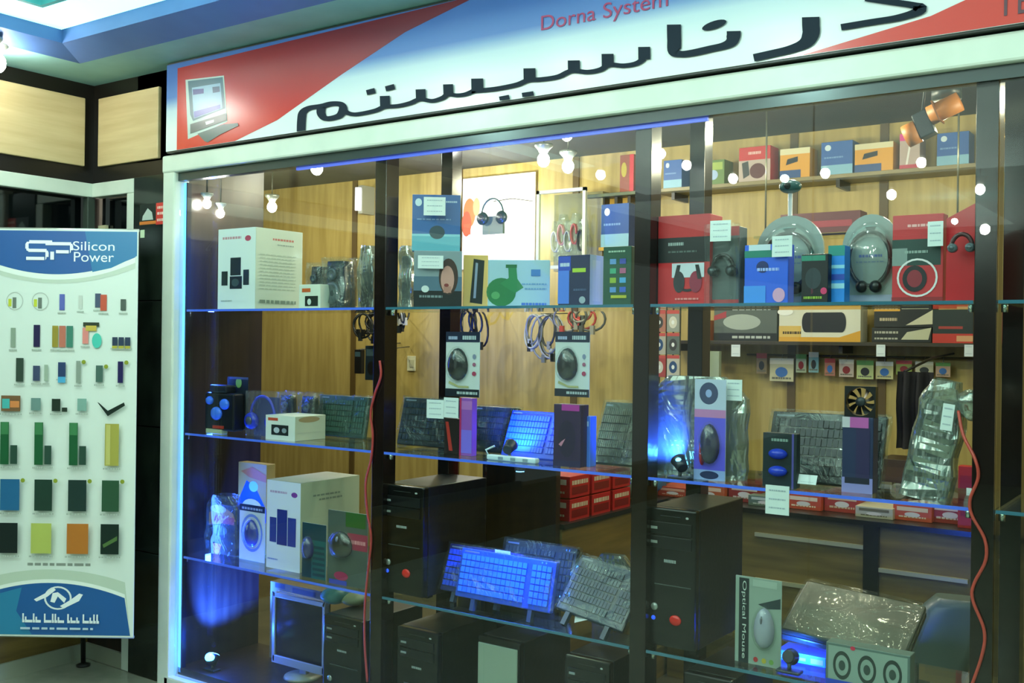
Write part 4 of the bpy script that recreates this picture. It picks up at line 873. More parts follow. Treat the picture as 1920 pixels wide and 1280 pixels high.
keyboard('wide black wrapped keyboard leaning in the right bay, centre shelf', 1432, 778, 1650, 892, 0.20, Z2, 20, col='#0e1a22', key='#15242c', group=None)
spf = [('r', 0, 0, 1, 1, '#14282e'), ('l', 0.25, 0.85, 0.75, 0.05, '#7f9892'), ('r', 0.86, 0, 0.92, 1, '#4f4a98')]
t = carton('earphone_pack', 'small dark pack with two blue speaker domes, right bay centre shelf', 'pack', 1430, 1493, 812, 0.045, Z2, d=0.03, col='#14282e', front=spf)
W_, H_, d_ = DIM[t.name]
for zz in (0.62, 0.3): MB().ell((-0.004, -0.004, H_*zz), W_*0.28, 0.018, H_*0.10, M('#1c3ac0', 0.15)).build('dome', t)
card('folded white card lying at the front of the right bay centre shelf', 1495, 890, 1530, 906, 0.05, 0.0, 1, tilt=-0.5)
# fan and its box
a, b = P(1583, 780, 0.09), P(1642, 722, 0.09)
t = carton('fan_box', 'purple and white carton under the black cooling fan, right bay', 'box', 1578, 1636, 782, 0.08, Z2, d=0.05, col='#1f2c52', front=[('r', 0, 0.86, 0.85, 1, '#b85aa8'), ('r', 0, 0.86, 0.25, 1, '#c9c4d0'), ('r', 0, 0.0, 1, 0.2, '#8a86c8'), ('r', 0.1, 0.12, 0.9, 0.2, '#1c2034'), ('r', 0.45, 0.2, 0.9, 0.86, '#2c2450')])
zf = Z2 + DIM[t.name][1]; W_ = b.x - a.x
t = thing('cooling_fan', 'square black computer cooling fan standing on its carton', 'fan', ((a.x + b.x)/2, 0.09, zf)); hw = W_/2
mb = MB(); FB = M('#0d0f10', 0.35); n = 24; c = (0, hw)
ring1 = [(math.cos(2*math.pi*i/n)*hw*0.92, hw + math.sin(2*math.pi*i/n)*hw*0.92) for i in range(n)]
def sq(a_): 
    k = max(abs(math.cos(a_)), abs(math.sin(a_))); return (math.cos(a_)/k*hw, hw + math.sin(a_)/k*hw)
ring0 = [sq(2*math.pi*i/n) for i in range(n)]
for yy, sgn in ((0, 1), (0.025, -1)):
    for i in range(n):
        j = (i+1) % n; f_ = [(ring0[i][0], yy, ring0[i][1]), (ring0[j][0], yy, ring0[j][1]), (ring1[j][0], yy, ring1[j][1]), (ring1[i][0], yy, ring1[i][1])]; mb.face(f_[::sgn], FB)
for i in range(n):
    j = (i+1) % n
    for rg in (ring0, ring1): mb.face([(rg[i][0], 0, rg[i][1]), (rg[j][0], 0, rg[j][1]), (rg[j][0], 0.025, rg[j][1]), (rg[i][0], 0.025, rg[i][1])], FB)
mb.build('fan_frame', t)
MB().lathe([(0, 0.002), (hw*0.3, 0.002), (hw*0.3, 0.02), (0, 0.02)], M('#2d3338', 0.3), (0, 0, hw), 'y', 18).build('hub', t)
for k in range(9):
    a0 = 2*math.pi*k/9; mb = MB(); rows = []
    for i in range(5):
        r_ = hw*(0.3 + 0.58*i/4); rows.append([(r_*math.cos(a0 + 0.16*i/4 + da), 0.006 + 0.012*(da/0.42), hw + r_*math.sin(a0 + 0.16*i/4 + da)) for da in (0, 0.14, 0.28, 0.42)])
    mb.grid(rows, M('#121517', 0.3)); mb.build('fan_blade', t)
# tall silver bag at right with neck
a, b = P(1690, 925, 0.07), P(1800, 715, 0.07); W_ = (b.x - a.x)*0.80; H_ = b.z - Z2
t = thing('plastic_bag', 'tall silver plastic bag leaning right with a gathered neck, right bay', 'bag', ((a.x + b.x)/2 - 0.02, 0.07, Z2), (0, R(10), 0))
MB().box(-W_*0.4, W_*0.4, 0.01, 0.03, 0.005, H_*0.85, M('#46524e', 0.4)).build('packed_item', t, 0.004)
wrap(t, W_, 0.05, H_, FILM2, 0.014, 21, True)
mb = MB(); mb.ell((W_*0.62, 0.02, H_*0.86), 0.045, 0.035, 0.04, FILM2, 14, 10); 
mb.v = [tuple(Vector(p) + noise.noise_vector(Vector(p)*40)*0.012) for p in mb.v]; mb.build('bag_neck', t)
card('tall white card on the silver bag with the gathered neck', 1762, 757, 1785, 806, 0.045, -0.05, ry=0.12)
card('white card hanging from the front edge of the right bay centre shelf', 1435, 912, 1480, 962, -0.003, 0.0)
card('little white tag at the right end of the centre shelf edge', 1812, 915, 1822, 928, 0.02, 0, 1)

# ================================================================ LOWER SHELF ROW (Z3)
a, b = P(385, 1045, 0.12), P(442, 935, 0.12)
t = thing('earphone_pack', 'small colourful earphone pack in crinkled wrap, left end of lower shelf', 'pack', ((a.x + b.x)/2, 0.12, Z3)); W_, H_ = b.x - a.x, b.z - Z3
MB().box(-W_*0.45, W_*0.45, 0.01, 0.05, 0, H_*0.86, M('#1a2226', 0.4)).build('carton', t, 0.003)
decal(t, [('p', [(0, 0.55), (0, 0.8), (0.4, 1), (0.9, 0.85), (1, 0.7)], '#b07a34'), ('r', 0.15, 0.62, 0.95, 0.76, '#a84650'), ('e', 0.4, 0.48, 0.3, 0.1, '#4f6f70'), ('p', [(0.15, 0.2), (0.5, 0.2), (0.4, 0.0), (0.2, 0.0)], '#d8702c'), ('e', 0.35, 0.9, 0.3, 0.08, '#c4c4d0')], (-W_*0.45, 0.01, 0), FX, FZ, W_*0.9, H_*0.86)
wrap(t, W_, 0.06, H_, FILM, 0.012, 31, True)
carton('game_pack', 'blue and gold picture carton behind the mouse pack, left bay lower shelf', 'box', 445, 498, 868, 0.24, Z3, d=0.05, col='#b89a50', front=[('p', [(0, 0.55), (0.3, 0.8), (0.6, 0.75), (1, 0.5), (1, 0.35), (0, 0.4)], '#1f58c0'), ('e', 0.55, 0.74, 0.16, 0.06, '#8fd4ec'), ('p', [(0.1, 0.9), (0.5, 0.96), (1, 0.88), (1, 0.8), (0.4, 0.84)], '#c0702c'), ('e', 0.5, 0.5, 0.35, 0.1, '#d8c070')])
blister('mouse_pack', 'silver and blue mouse pack left of the big white carton, lower shelf', 448, 950, 497, 1058, 0.12, Z3, [('r', 0, 0.88, 1, 1, '#18243c'), ('l', 0.1, 0.91, 0.9, 0.04, '#8f9fc8'), ('ring', 0.5, 0.5, 0.42, 0.34, 0.85, '#6f86c8')], '#1c2f90', group=None)
sidep2 = [('l', 0.2, 0.83, 0.65, 0.02, '#7f8c80'), ('l', 0.3, 0.78, 0.7, 0.02, '#7f8c80')]
t = carton('speaker_box', 'big white speaker carton on the lower shelf of the left bay', 'box', 499, 562, 902, 0.08, Z3, px2=672, col='#d6dcf0', front=[('l', 0.1, 0.86, 0.6, 0.025, '#b498c0'), ('e', 0.82, 0.86, 0.09, 0.03, '#7a3a9c'), ('r', 0.1, 0.3, 0.3, 0.58, '#2a3890'), ('r', 0.32, 0.28, 0.62, 0.68, '#1f2c80'), ('r', 0.64, 0.28, 0.88, 0.6, '#2a3890'), ('l', 0.05, 0.1, 0.35, 0.015, '#7f92d0')], side=sidep2, sidecol='#b3bda4', top='#aab0a0', group='white speaker cartons')
# teal headphone pack, green/red pack
blister('headphone_pack', 'dark teal beaded headphone pack before the white carton, lower shelf', 566, 985, 612, 1090, 0.05, Z3, [('r', 0, 0, 1, 1, '#143a48'), ('r', 0.4, 0, 1, 0.7, '#1c5a60')] + [('r', 0.45, 0.05 + 0.1*i, 0.95, 0.1 + 0.1*i, '#1a3f4c') for i in range(6)], '#1a2a70', cat='headphones', group=None, mx=0.3, mz=0.55, msx=0.2, msz=0.2)
t = blister('mouse_pack', 'red and green game controller pack nearest the left post, lower shelf', 614, 965, 690, 1100, 0.04, Z3, [('r', 0, 0, 1, 1, '#4c5852'), ('r', 0.45, 0.8, 0.95, 1, '#2f5c24'), ('r', 0.5, 0.5, 1, 0.72, '#9a3a50'), ('l', 0.55, 0.58, 0.95, 0.05, '#d08a90'), ('e', 0.35, 0.12, 0.18, 0.06, '#a03058'), ('r', 0.05, 0, 0.5, 0.06, '#3a44b0')], '#182020', cat='pack', group=None, mx=0.35, mz=0.55, msx=0.28, msz=0.18)

pc_tower('black computer tower with red badge on the lower shelf, middle bay', 712, 792, 905, 0.03, Z3, d=0.38)
pc_tower('black computer tower with red badge on the lower shelf, right bay', 1208, 1302, 948, 0.03, Z3, d=0.36)
# keyboards lower shelf middle bay; lamp blue painted into the two blue ones
keyboard('dark keyboard edge behind the bright blue-lit keyboards, middle bay lower shelf', 930, 1034, 1066, 1100, 0.24, Z3, 18, lift=0.02, col='#2c3330', key='#39413c', group=None)
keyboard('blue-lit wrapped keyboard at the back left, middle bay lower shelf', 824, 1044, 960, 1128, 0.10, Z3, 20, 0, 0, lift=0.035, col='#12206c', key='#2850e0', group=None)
keyboard('brightest blue-lit keyboard in front, middle bay lower shelf', 852, 1058, 1032, 1138, 0.045, Z3, 14, 0, 0, lift=0.04, col='#1a52d8', key='#3a80f0', group=None)
keyboard('grey keyboard tilted right with a white card, middle bay lower shelf', 1040, 1078, 1166, 1172, 0.05, Z3, 38, 0, 9, lift=0.045, col='#2e3d52', key='#3c4d60', group=None)
bag_sheet('small wrapped device pack beside the middle post, lower shelf', 1112, 1048, 1180, 1108, 0.25, Z3, seed=41, content='#1c2826')
card('white card lying on the tilted grey keyboard, middle bay lower shelf', 1076, 1124, 1112, 1160, 0.055, 0.0, tilt=-0.66, ry=-0.35)
card('white card on the wrapped device pack, middle bay lower shelf', 1144, 1070, 1166, 1098, 0.19, -0.1, ry=0.3)
card('pale card above the blue-lit keyboards, middle bay lower shelf', 928, 1034, 957, 1058, 0.10, 0)
# right bay lower
t = blister('mouse_pack', 'white mouse pack with vertical lettering, right bay lower shelf', 1378, 1090, 1466, 1224, 0.07, Z3, [('r', 0.0, 0, 1, 1, '#8ea096'), ('r', 0.08, 0.0, 0.3, 0.98, '#17262c'), ('r', 0.38, 0.9, 0.9, 0.98, '#9fb0a6'), ('p', [(0.5, 0.7), (0.98, 0.8), (0.98, 0.68), (0.7, 0.66)], '#22343a'), ('e', 0.46, 0.06, 0.05, 0.03, '#b02c34'), ('e', 0.64, 0.06, 0.05, 0.03, '#b8a83c'), ('e', 0.8, 0.06, 0.05, 0.03, '#6f9a4c')], '#a9adc0', mx=0.64, mz=0.44, msx=0.22, msz=0.23, wheel='#7d8296', group=None)
a, b = P(1378, 1224, 0.07), P(1466, 1090, 0.07); W_, H_ = b.x - a.x, b.z - Z3
decal(t, [('t', 0, 0, 1, 1, 'Optical Mouse', '#c6d2cc')], (-W_/2 + W_*0.14, -0.0035, H_*0.95), (0, 0, -1), (1, 0, 0), H_*0.9, W_*0.11, 'lettering')
# laptop in film, tilted
t = thing('laptop', 'closed grey-green laptop in clear film leaning in right bay lower shelf', 'laptop', tuple(P(1575, 1205, 0.14)), (R(-63), R(4), 0)); t.location.z = max(t.location.z, Z3 + 0.0)
a, b = P(1465, 1200, 0.14), P(1700, 1200, 0.14); W_ = b.x - a.x
MB().box(-W_/2, W_/2, 0, 0.02, 0, 0.235, M('#2c352f', 0.35)).build('laptop_lid', t, 0.006); MB().box(-W_/2, W_/2, 0.021, 0.042, 0, 0.235, M('#262c28', 0.4)).build('laptop_base', t, 0.005)
wrap(t, W_ + 0.006, 0.044, 0.235, FILMK, 0.003, 51)
t = carton('fan_box', 'clear pack of small fans with blue light, front of right bay', 'box', 1548, 1706, 1216, 0.03, Z3, d=0.05, col='#5f7470', front=[('r', 0.03, 0.06, 0.97, 0.94, '#8fa39b')] + [('ring', 0.2 + 0.3*i, 0.5, 0.11, 0.34, 0.72, '#2c3a38') for i in range(3)] + [('e', 0.2 + 0.3*i, 0.5, 0.04, 0.12, '#384846') for i in range(3)] + [('e', 0.33, 0.95, 0.03, 0.05, '#d02c50'), ('r', 0, 0, 0.35, 0.14, '#2b48c8')])
led_fixture('blue spot lamp lit on the lower shelf of the right bay', 1480, 1262, Z3, tuple(P(1520, 1232, 0.3)), 14, y=0.06, ang=130)
carton('cable_pack', 'flat blue-lit pack lying under the wrapped laptop, right bay', 'pack', 1456, 1548, 1225, 0.16, Z3, d=0.10, col='#2f70e0', front=[('r', 0.05, 0.3, 0.6, 0.6, '#8fb8f0'), ('r', 0.7, 0.2, 0.95, 0.7, '#8a78c0')])  # lamp light on these goods painted in as blue
led_fixture('blue spot lamp lit before the big silver pack near the middle post', 1275, 893, Z2, tuple(P(1240, 800, 0.12)), 26, y=0.035, glow=0.009, ang=110)

# ================================================================ BASE ROW (Z0)
led_fixture('blue spot lamp shining up from the base in the left bay', 398, 1222, Z0, (xl + 0.03, 0.36, 0.56), 420, y=0.06, r=0.028, glow=0.024, ang=80)
q = P(398, 1222, 0.045); point(q.x - 0.01, 0.045, Z0 + 0.11, 5, (0.02, 0.10, 1.0), 0.01)
spot((-3.48, 0.08, 0.2), (-3.25, 0.16, 1.1), 60, (0.02, 0.10, 1.0), 60, 0.7)
# monitor
a, b = P(503, 1270, 0.18), P(602, 1132, 0.18)
t = thing('monitor', 'silver framed flat monitor standing on the base in the left bay', 'monitor', ((a.x + b.x)/2, 0.20, Z0)); W_ = b.x - a.x; H_ = b.z - Z0
mb = MB(); f_ = M('#9aa4b4', 0.3, 0.3)
mb.box(-W_/2, -W_/2 + 0.014, 0, 0.03, 0.045, H_, f_); mb.box(W_/2 - 0.014, W_/2, 0, 0.03, 0.045, H_, f_); mb.box(-W_/2, W_/2, 0, 0.03, H_ - 0.02, H_, f_); mb.box(-W_/2, W_/2, 0, 0.03, 0.045, 0.075, f_); mb.build('bezel', t, 0.003)
MB().box(-W_/2 + 0.014, W_/2 - 0.014, 0.006, 0.028, 0.075, H_ - 0.02, M('#0a0d24', 0.12)).build('screen', t)
MB().box(-0.02, 0.02, 0.03, 0.05, 0.01, 0.2, f_).build('stand_neck', t, 0.003); MB().lathe([(0, 0), (0.08, 0), (0.075, 0.01), (0, 0.014)], M('#8f9480', 0.3), (0, 0.03, 0)).build('stand_base', t)
pc_tower('black computer tower on the base left of the left post', 604, 676, 1150, 0.06, Z0, d=0.36, red=False)
pc_tower('black computer tower on the base right of the left post', 742, 818, 1172, 0.04, Z0, d=0.36, red=False)
pc_tower('silver fronted computer tower on the base in the middle bay', 893, 972, 1190, 0.08, Z0, d=0.33, silver=True)
pc_tower('black computer tower on the base beside the middle post', 1056, 1140, 1225, 0.05, Z0, d=0.33, red=False)
pc_tower('black computer tower on the base in the right bay', 1278, 1370, 1262, 0.06, Z0, d=0.33, red=False, fixed_h=0.42)
t = thing('goods_bag', 'round teal and cream wrapped bundle on the tower left of the left post', 'bag', (P(628, 1130, 0.2).x, 0.2, 0.0)); t.location.z = max(o_2.z for o_2 in [Vector((0, 0, P(604, 1150, 0.06).z))])
MB().ell((0, 0, 0.034), 0.06, 0.06, 0.034, M('#3f7f84', 0.35), 16, 10).build('bundle_body', t); MB().ell((0.075, 0.03, 0.024), 0.06, 0.05, 0.024, M('#8f9878', 0.45), 16, 10).build('cream_pouch', t)
carton('cable_pack', 'brown carton of parts behind the silver monitor, left bay', 'box', 505, 600, 1098, 0.33, Z0, d=0.06, col='#6f6030', front=[('r', 0.1, 0.93, 0.3, 0.99, '#2c2a24'), ('r', 0.45, 0.91, 0.9, 0.97, '#1f1c18')])

# ================================================================ INTERIOR
# dark end panel and counters
cx = -2.13
t = thing('counter', 'wooden sales counter running back from the dark end panel', 'counter', (0, 0, 0))
MB().box(cx - 0.5, cx, 0.53, 2.1, 0.0, 0.78, WOOD_C).build('cabinet_body', t); MB().box(cx - 0.52, cx + 0.01, 0.53, 2.12, 0.78, 0.80, DK).build('counter_top', t)
MB().box(-2.49, cx - 0.01, 0.50, 0.53, 0, 1.06, WOOD_D).build('end_panel', t, label='dark brown end panel')
yc = 1.40
t = thing('counter', 'long wooden display counter with pale horizontal rails across the right bays', 'counter', (0, 0, 0))
MB().box(cx + 0.02, 1.5, yc, yc + 0.5, 0.0, 0.78, WOOD_C).build('cabinet_body', t)
MB().box(cx + 0.02, 1.5, yc - 0.02, yc + 0.52, 0.78, 0.80, DK).build('counter_top', t)
for px0, py0, px1 in ((1415, 1001, 1622), (1415, 1086, 1620), (1638, 1067, 1815), (1638, 1146, 1815), (1868, 1052, 1960)):
    q = P(px0, py0, yc - 0.012); q2 = P(px1, py0, yc - 0.012)
    MB().box(q.x, q2.x, yc - 0.014, yc - 0.0, q.z - 0.008, q.z + 0.008, M('#b9b48f', 0.3, 0.3)).build('rail', t)
for px in (1632,):
    q = P(px, 1050, yc - 0.02); MB().box(q.x - 0.03, q.x + 0.03, yc - 0.018, yc, 0, 0.78, DK).build('upright', t)
# goods on the counters
rnd = random.Random(3)
def small_box(label, x, y, z, w_, d_, h_, col, acc, name='goods_box', cat='box', group=None, rot=0.0):
    t = thing(name, label, cat, (x, y, z), rot, group)
    MB().box(-w_/2, w_/2, 0, d_, 0, h_, M(col, 0.45)).build('carton', t, 0.002)
    decal(t, [('r', 0.1, 0.6, 0.9, 0.85, acc), ('l', 0.15, 0.2, 0.85, 0.1, acc), ('e', 0.5, 0.4, 0.2, 0.15, '#d8d0c0')], (-w_/2, 0, 0), FX, FZ, w_, h_)
    return t
# red boxes and bags seen between middle panel and post
k = 0
words_ = ['lowest left', 'lowest middle', 'lowest right', 'upper left', 'upper middle', 'upper right']
for j in range(2):
    for i in range(3):
        x = cx - 0.09 ; y = 0.60 + i*0.17
        t = small_box('red carton on the counter by the dark end panel, %s of the stack' % words_[k], x, y, 0.80 + j*0.09, 0.16, 0.15, 0.085, '#b81f24', '#d8c8b0', group='red cartons on the counter')
        decal(t, [('r', 0.1, 0.15, 0.9, 0.5, '#7d1518'), ('l', 0.1, 0.6, 0.9, 0.2, '#d8c8b0')], (0.08, 0, 0), FY, FZ, 0.15, 0.085, 'printed_side'); k += 1
for i, (dx, c) in enumerate(((0, '#7f9a84'), (0.0, '#4f7f8c'), (0.0, '#9aa890'))):
    t = thing('goods_bag', ['grey green plastic bag of goods on the counter nearest the red cartons', 'blue plastic bag of goods on the counter, middle of three', 'pale plastic bag of goods on the counter nearest the middle post'][i], 'bag', (cx - 0.12, 1.22 + i*0.2, 0.80))
    mb = MB(); mb.ell((0, 0.06, 0.075), 0.09, 0.07, 0.075, M(c, 0.3), 14, 10); mb.v = [tuple(Vector((p[0], p[1], max(0.001, p[2]))) + Vector((1, 1, 0.4))*noise.noise(Vector(p)*25)*0.02) for p in mb.v]; mb.build('bag_body', t)
    MB().tube([(0, 0.06, 0.14), (0.01, 0.06, 0.17), (0.0, 0.05, 0.19)], 0.012, M(c, 0.3), 8, 0.02).build('bag_neck', t)
cols = [('#a9402a', '#d8a080'), ('#b85a30', '#e0c0a0'), ('#8c2c28', '#c8b8a8'), ('#5f6f60', '#c0c8b8'), ('#c04a2c', '#e8d0b0'), ('#a83a30', '#d0b090'), ('#b8b49c', '#6f6a50'), ('#c2502e', '#e0c8a8'), ('#9a3428', '#d8c8b8')]
cn = ['rust red', 'orange brown', 'dark red', 'grey green', 'bright orange', 'brick red', 'cream', 'tangerine', 'maroon']
for i, (c, a_) in enumerate(cols):
    px = 1268 + i*62 if i < 3 else 1440 + (i-3)*68
    q = P(px, 940, yc + 0.1)
    small_box('%s flat carton on the long counter behind the right bay, %s' % (cn[i], ['first from left', 'second from left', 'third from left', 'fourth from left', 'middle', 'fourth from right', 'third from right', 'second from right', 'rightmost'][i]), q.x, yc + 0.06 + 0.03*(i % 3), 0.80, 0.15, 0.16, 0.045 + 0.02*(i % 3), c, a_, group='cartons on the long counter')
t = small_box('brown cardboard carton behind the tall silver bag on the counter', P(1785, 900, 1.66).x, 1.66, 0.80, 0.24, 0.2, 0.20, '#8d7a34', '#7a692c', name='cardboard_box')
t = small_box('dark brown carton behind the wide black keyboard on the counter', P(1672, 900, 1.6).x, 1.70, 0.80, 0.17, 0.2, 0.22, '#3d3018', '#4a3a1e', name='cardboard_box')
t = small_box('red carton upright beside the right post behind the bag', P(1815, 860, 1.45).x, 1.45, 0.80, 0.07, 0.05, 0.24, '#a5201e', '#8a1818', name='cardboard_box')

# back wall shelves
def wall_shelf(label, z, px0, px1, d=0.24, col='#3a3426'):
    a, b = P(px0, 400, YB - d), P(px1, 400, YB - d)
    t = thing('wall_shelf', label, 'shelf', (0, 0, z)); MB().box(a.x, b.x, YB - d, YB - 0.013, -0.02, 0, M(col, 0.4)).build('shelf_board', t, 0.002)
    for x in (a.x + 0.1, (a.x + b.x)/2, b.x - 0.1): MB().box(x - 0.01, x + 0.01, YB - d*0.8, YB - 0.013, -0.06, -0.02, M('#2c2920', 0.4)).build('shelf_bracket', t)
    return t
ZS1 = P(1500, 332, YB - 0.24).z; ZS2 = P(1500, 640, YB - 0.24).z
wall_shelf('high shelf on the back wall carrying small boxes, right side', ZS1, 1225, 1990, col='#8d8055')
wall_shelf('dark shelf on the back wall at eye height carrying speaker cartons', ZS2, 1240, 1990)
def back_box(name, label, px0, px1, yt, z, col, front, cat='box', y=YB - 0.22, d=0.12, group=None, rot=0):
    a, b, c = P(px0, 500, y), P(px1, 500, y), P((px0 + px1)/2, yt, y); W, H = b.x - a.x, max(0.03, c.z - z)
    t = thing(name, label, cat, ((a.x + b.x)/2, y, z), rot, group)
    MB().box(-W/2, W/2, 0, d, 0, H, M(col, 0.45)).build('carton', t, 0.002); decal(t, front, (-W/2, 0, 0), FX, FZ, W, H); return t
hpf = [('r', 0, 0, 1, 0.3, '#7fb0c8'), ('e', 0.22, 0.82, 0.1, 0.09, '#c8d8e0'), ('l', 0.1, 0.5, 0.7, 0.05, '#6f95c4')]
yf = [('r', 0.0, 0.8, 1, 1, '#d8d0a8'), ('p', [(0.2, 0.45), (0.6, 0.55), (0.6, 0.72), (0.25, 0.65)], '#1c2028'), ('r', 0, 0.0, 0.7, 0.28, '#2c4a80')]
back_box('webcam_box', 'blue carton at the left end of the high wall shelf', 1242, 1276, 300, ZS1, '#2d5aa0', hpf)
back_box('cable_box', 'green and grey carton on the high wall shelf', 1322, 1356, 300, ZS1, '#5f7d3a', [('r', 0.1, 0.6, 0.9, 0.9, '#9ab04c'), ('e', 0.4, 0.4, 0.25, 0.2, '#9fb8d8')])
back_box('headset_box', 'red carton with headset picture on the high wall shelf', 1383, 1442, 275, ZS1, '#c02a2a', [('r', 0, 0, 1, 0.62, '#b9a89c'), ('e', 0.6, 0.3, 0.25, 0.22, '#5a2a28'), ('p', [(0.1, 0.55), (0.3, 0.6), (0.35, 0.2), (0.15, 0.1)], '#3a3c3c'), ('l', 0.3, 0.78, 0.7, 0.08, '#e0b0a8')])
back_box('adapter_box', 'yellow carton left of the blue one on the high wall shelf', 1460, 1516, 278, ZS1, '#d89a2c', yf, group=None)
back_box('webcam_box', 'blue carton in the middle of the high wall shelf', 1537, 1596, 265, ZS1, '#2d5aa0', hpf)
back_box('adapter_box', 'wide yellow carton right of the middle blue one, high wall shelf', 1600, 1672, 268, ZS1, '#d89a2c', yf, group=None)
back_box('cable_box', 'pink and white pack on the high wall shelf behind the orange rolls', 1684, 1722, 250, ZS1, '#b8a49c', [('r', 0, 0.8, 0.6, 1, '#d83c90'), ('p', [(0.3, 0.1), (0.4, 0.1), (0.6, 0.8), (0.5, 0.8)], '#e8e4e0'), ('r', 0, 0, 1, 0.12, '#b83048')])
back_box('webcam_box', 'blue carton at the right end of the high wall shelf', 1754, 1814, 248, ZS1, '#2d5aa0', hpf)
back_box('cable_box', 'reddish carton seen beyond the right post on the high wall shelf', 1880, 1935, 240, ZS1, '#8a6a3a', [('r', 0.1, 0.5, 0.9, 0.8, '#b8903c')])
# dark shelf goods
back_box('parts_pack', 'clear pack of silver parts at the left of the dark wall shelf', 1340, 1458, 580, ZS2, '#59635c', [('p', [(0, 0.8), (0.2, 0.95), (0.2, 0.75), (0, 0.65)], '#a83a40'), ('e', 0.45, 0.6, 0.3, 0.25, '#a9b4aa'), ('r', 0, 0, 1, 0.25, '#1c201c'), ('l', 0.3, 0.08, 0.9, 0.08, '#b8c0b8')])
back_box('battery_pack', 'small orange and black pack at the left end of dark wall shelf', 1312, 1330, 600, ZS2, '#d0702c', [('r', 0, 0.4, 1, 1, '#24221e')])
back_box('speaker_box', 'white and yellow carton with a black speaker bar picture, dark wall shelf', 1462, 1615, 570, ZS2, '#d9d8c4', [('p', [(0, 0), (1, 0), (1, 0.3), (0.75, 0.12), (0, 0.12)], '#d8a030'), ('r', 0, 0.12, 0.28, 0.42, '#d8b45c'), ('l', 0.05, 0.2, 0.28, 0.07, '#4a3a18')] + [('r', 0.34, 0.25, 0.78, 0.78, '#23282c'), ('e', 0.34, 0.51, 0.05, 0.26, '#23282c'), ('e', 0.78, 0.51, 0.05, 0.26, '#23282c'), ('e', 0.08, 0.8, 0.1, 0.1, '#f4f4ec')])
t = back_box('speaker_box', 'black white and yellow flat carton, lower of the pair on dark wall shelf', 1636, 1748, 614, ZS2, '#1f2320', [('p', [(0.5, 0.2), (0.95, 0.2), (1, 1), (0.6, 0.7)], '#c9c8a8'), ('l', 0.05, 0.6, 0.45, 0.15, '#a9a898'), ('l', 0.05, 0.2, 0.45, 0.12, '#a9a898')])
back_box('speaker_box', 'black white and yellow flat carton, upper of the pair on dark wall shelf', 1640, 1750, 573, ZS2 + (P(1700, 614, YB - 0.22).z - ZS2) + 0.001, '#1f2320', [('r', 0, 0.75, 0.45, 1, '#d8a030'), ('p', [(0.55, 0.1), (1, 0.15), (1, 0.8)], '#d5d0b0'), ('l', 0.1, 0.3, 0.4, 0.14, '#b8a888')])
back_box('modem_box', 'black and red carton at the right end of the dark wall shelf', 1750, 1826, 580, ZS2, '#1c2b28', [('r', 0, 0.0, 1, 0.28, '#c23424'), ('r', 0.6, 0.05, 1, 0.22, '#d8a070'), ('r', 0.15, 0.42, 0.75, 0.5, '#a83a30')])
back_box('modem_box', 'red carton beyond the right post on the dark wall shelf', 1872, 1935, 585, ZS2, '#a82830', [('e', 0.5, 0.6, 0.3, 0.2, '#b8b0a8')])
back_box('modem_box', 'silver striped carton beyond the right post above the red one', 1885, 1940, 505, ZS2 + 0.30, '#9fa39a', [('r', 0.1 + 0.2*i, 0.1, 0.2 + 0.2*i, 0.9, '#6f746a') for i in range(4)], y=YB - 0.2)
bpy.data.objects['modem_box.002'].location.z = ZS2 + (P(1900, 585, YB - 0.22).z - ZS2) + 0.001
# price cards on dark wall shelf edge
for px, l in ((1379, 'left'), (1651, 'middle'), (1816, 'right')):
    card('%s white card hanging from the dark wall shelf edge' % l, px - 8, 646, px + 9, 668, YB - 0.245, 0, 2)
# hook rail with small hanging packs
ZH = P(1600, 668, YB - 0.05).z
t = thing('hook_rail', 'thin metal rail with hooks below the dark wall shelf', 'rail', (0, 0, 0))
a, b = P(1400, 660, YB - 0.04), P(1835, 660, YB - 0.04); MB().tube([(a.x, YB - 0.035, ZH), (b.x, YB - 0.035, ZH)], 0.006, M('#4c4736', 0.3, 0.5)).build('rail', t)
hp = [(1418, 662, 1438, 700, '#8d7a58', 'brown earphone'), (1443, 672, 1488, 714, '#c9c6a0', 'white two-part memory card'), (1492, 664, 1512, 698, '#a9b89a', 'pale green cable'), (1516, 660, 1535, 698, '#7fb0b4', 'light blue cable'), (1546, 672, 1566, 704, '#b87a64', 'red topped ring'), (1573, 674, 1601, 706, '#c8b8a8', 'red and white'), (1606, 676, 1638, 710, '#c3d08c', 'lime green'), (1642, 678, 1675, 710, '#c8c38c', 'pink and yellow'), (1680, 676, 1710, 702, '#8f9f4c', 'green and blue'), (1716, 678, 1750, 704, '#d0ccaa', 'cream'), (1754, 680, 1782, 706, '#c0a088', 'pale pink')]
for i, (x0, y0, x1, y1, c, nm) in enumerate(hp):
    a, b = P(x0, y1, YB - 0.06), P(x1, y0, YB - 0.06); W, H = b.x - a.x, b.z - a.z
    t = thing('hanging_pack', '%s pack hanging on the hook rail, %s' % (nm, ['leftmost', 'second from left', 'third from left', 'fourth from left', 'fifth from left', 'middle one', 'fifth from right', 'fourth from right', 'third from right', 'second from right', 'rightmost'][i]), 'pack', ((a.x + b.x)/2, YB - 0.06, a.z), 0, 'packs on the hook rail')
    MB().box(-W/2, W/2, 0, 0.006, 0, H, M(c, 0.4)).build('backing_card', t, 0.001)
    decal(t, [('r', 0, 0.75, 1, 1, ['#b83c3c', '#e0dcc8', '#5f9a4c', '#d8dcd0'][i % 4]), ('e', 0.5, 0.4, 0.26, 0.22, ['#2c3030', '#3a70b8', '#8c2c2c'][i % 3]), ('l', 0.1, 0.1, 0.9, 0.08, '#6f6f60')], (-W/2, 0, 0), FX, FZ, W, H)
    MB().tube([(0, 0.0, H - 0.01), (0, 0.012, ZH - a.z + 0.004), (0, 0.03, ZH - a.z)], 0.002, M('#8f8f84', 0.3, 0.7)).build('hook', t)
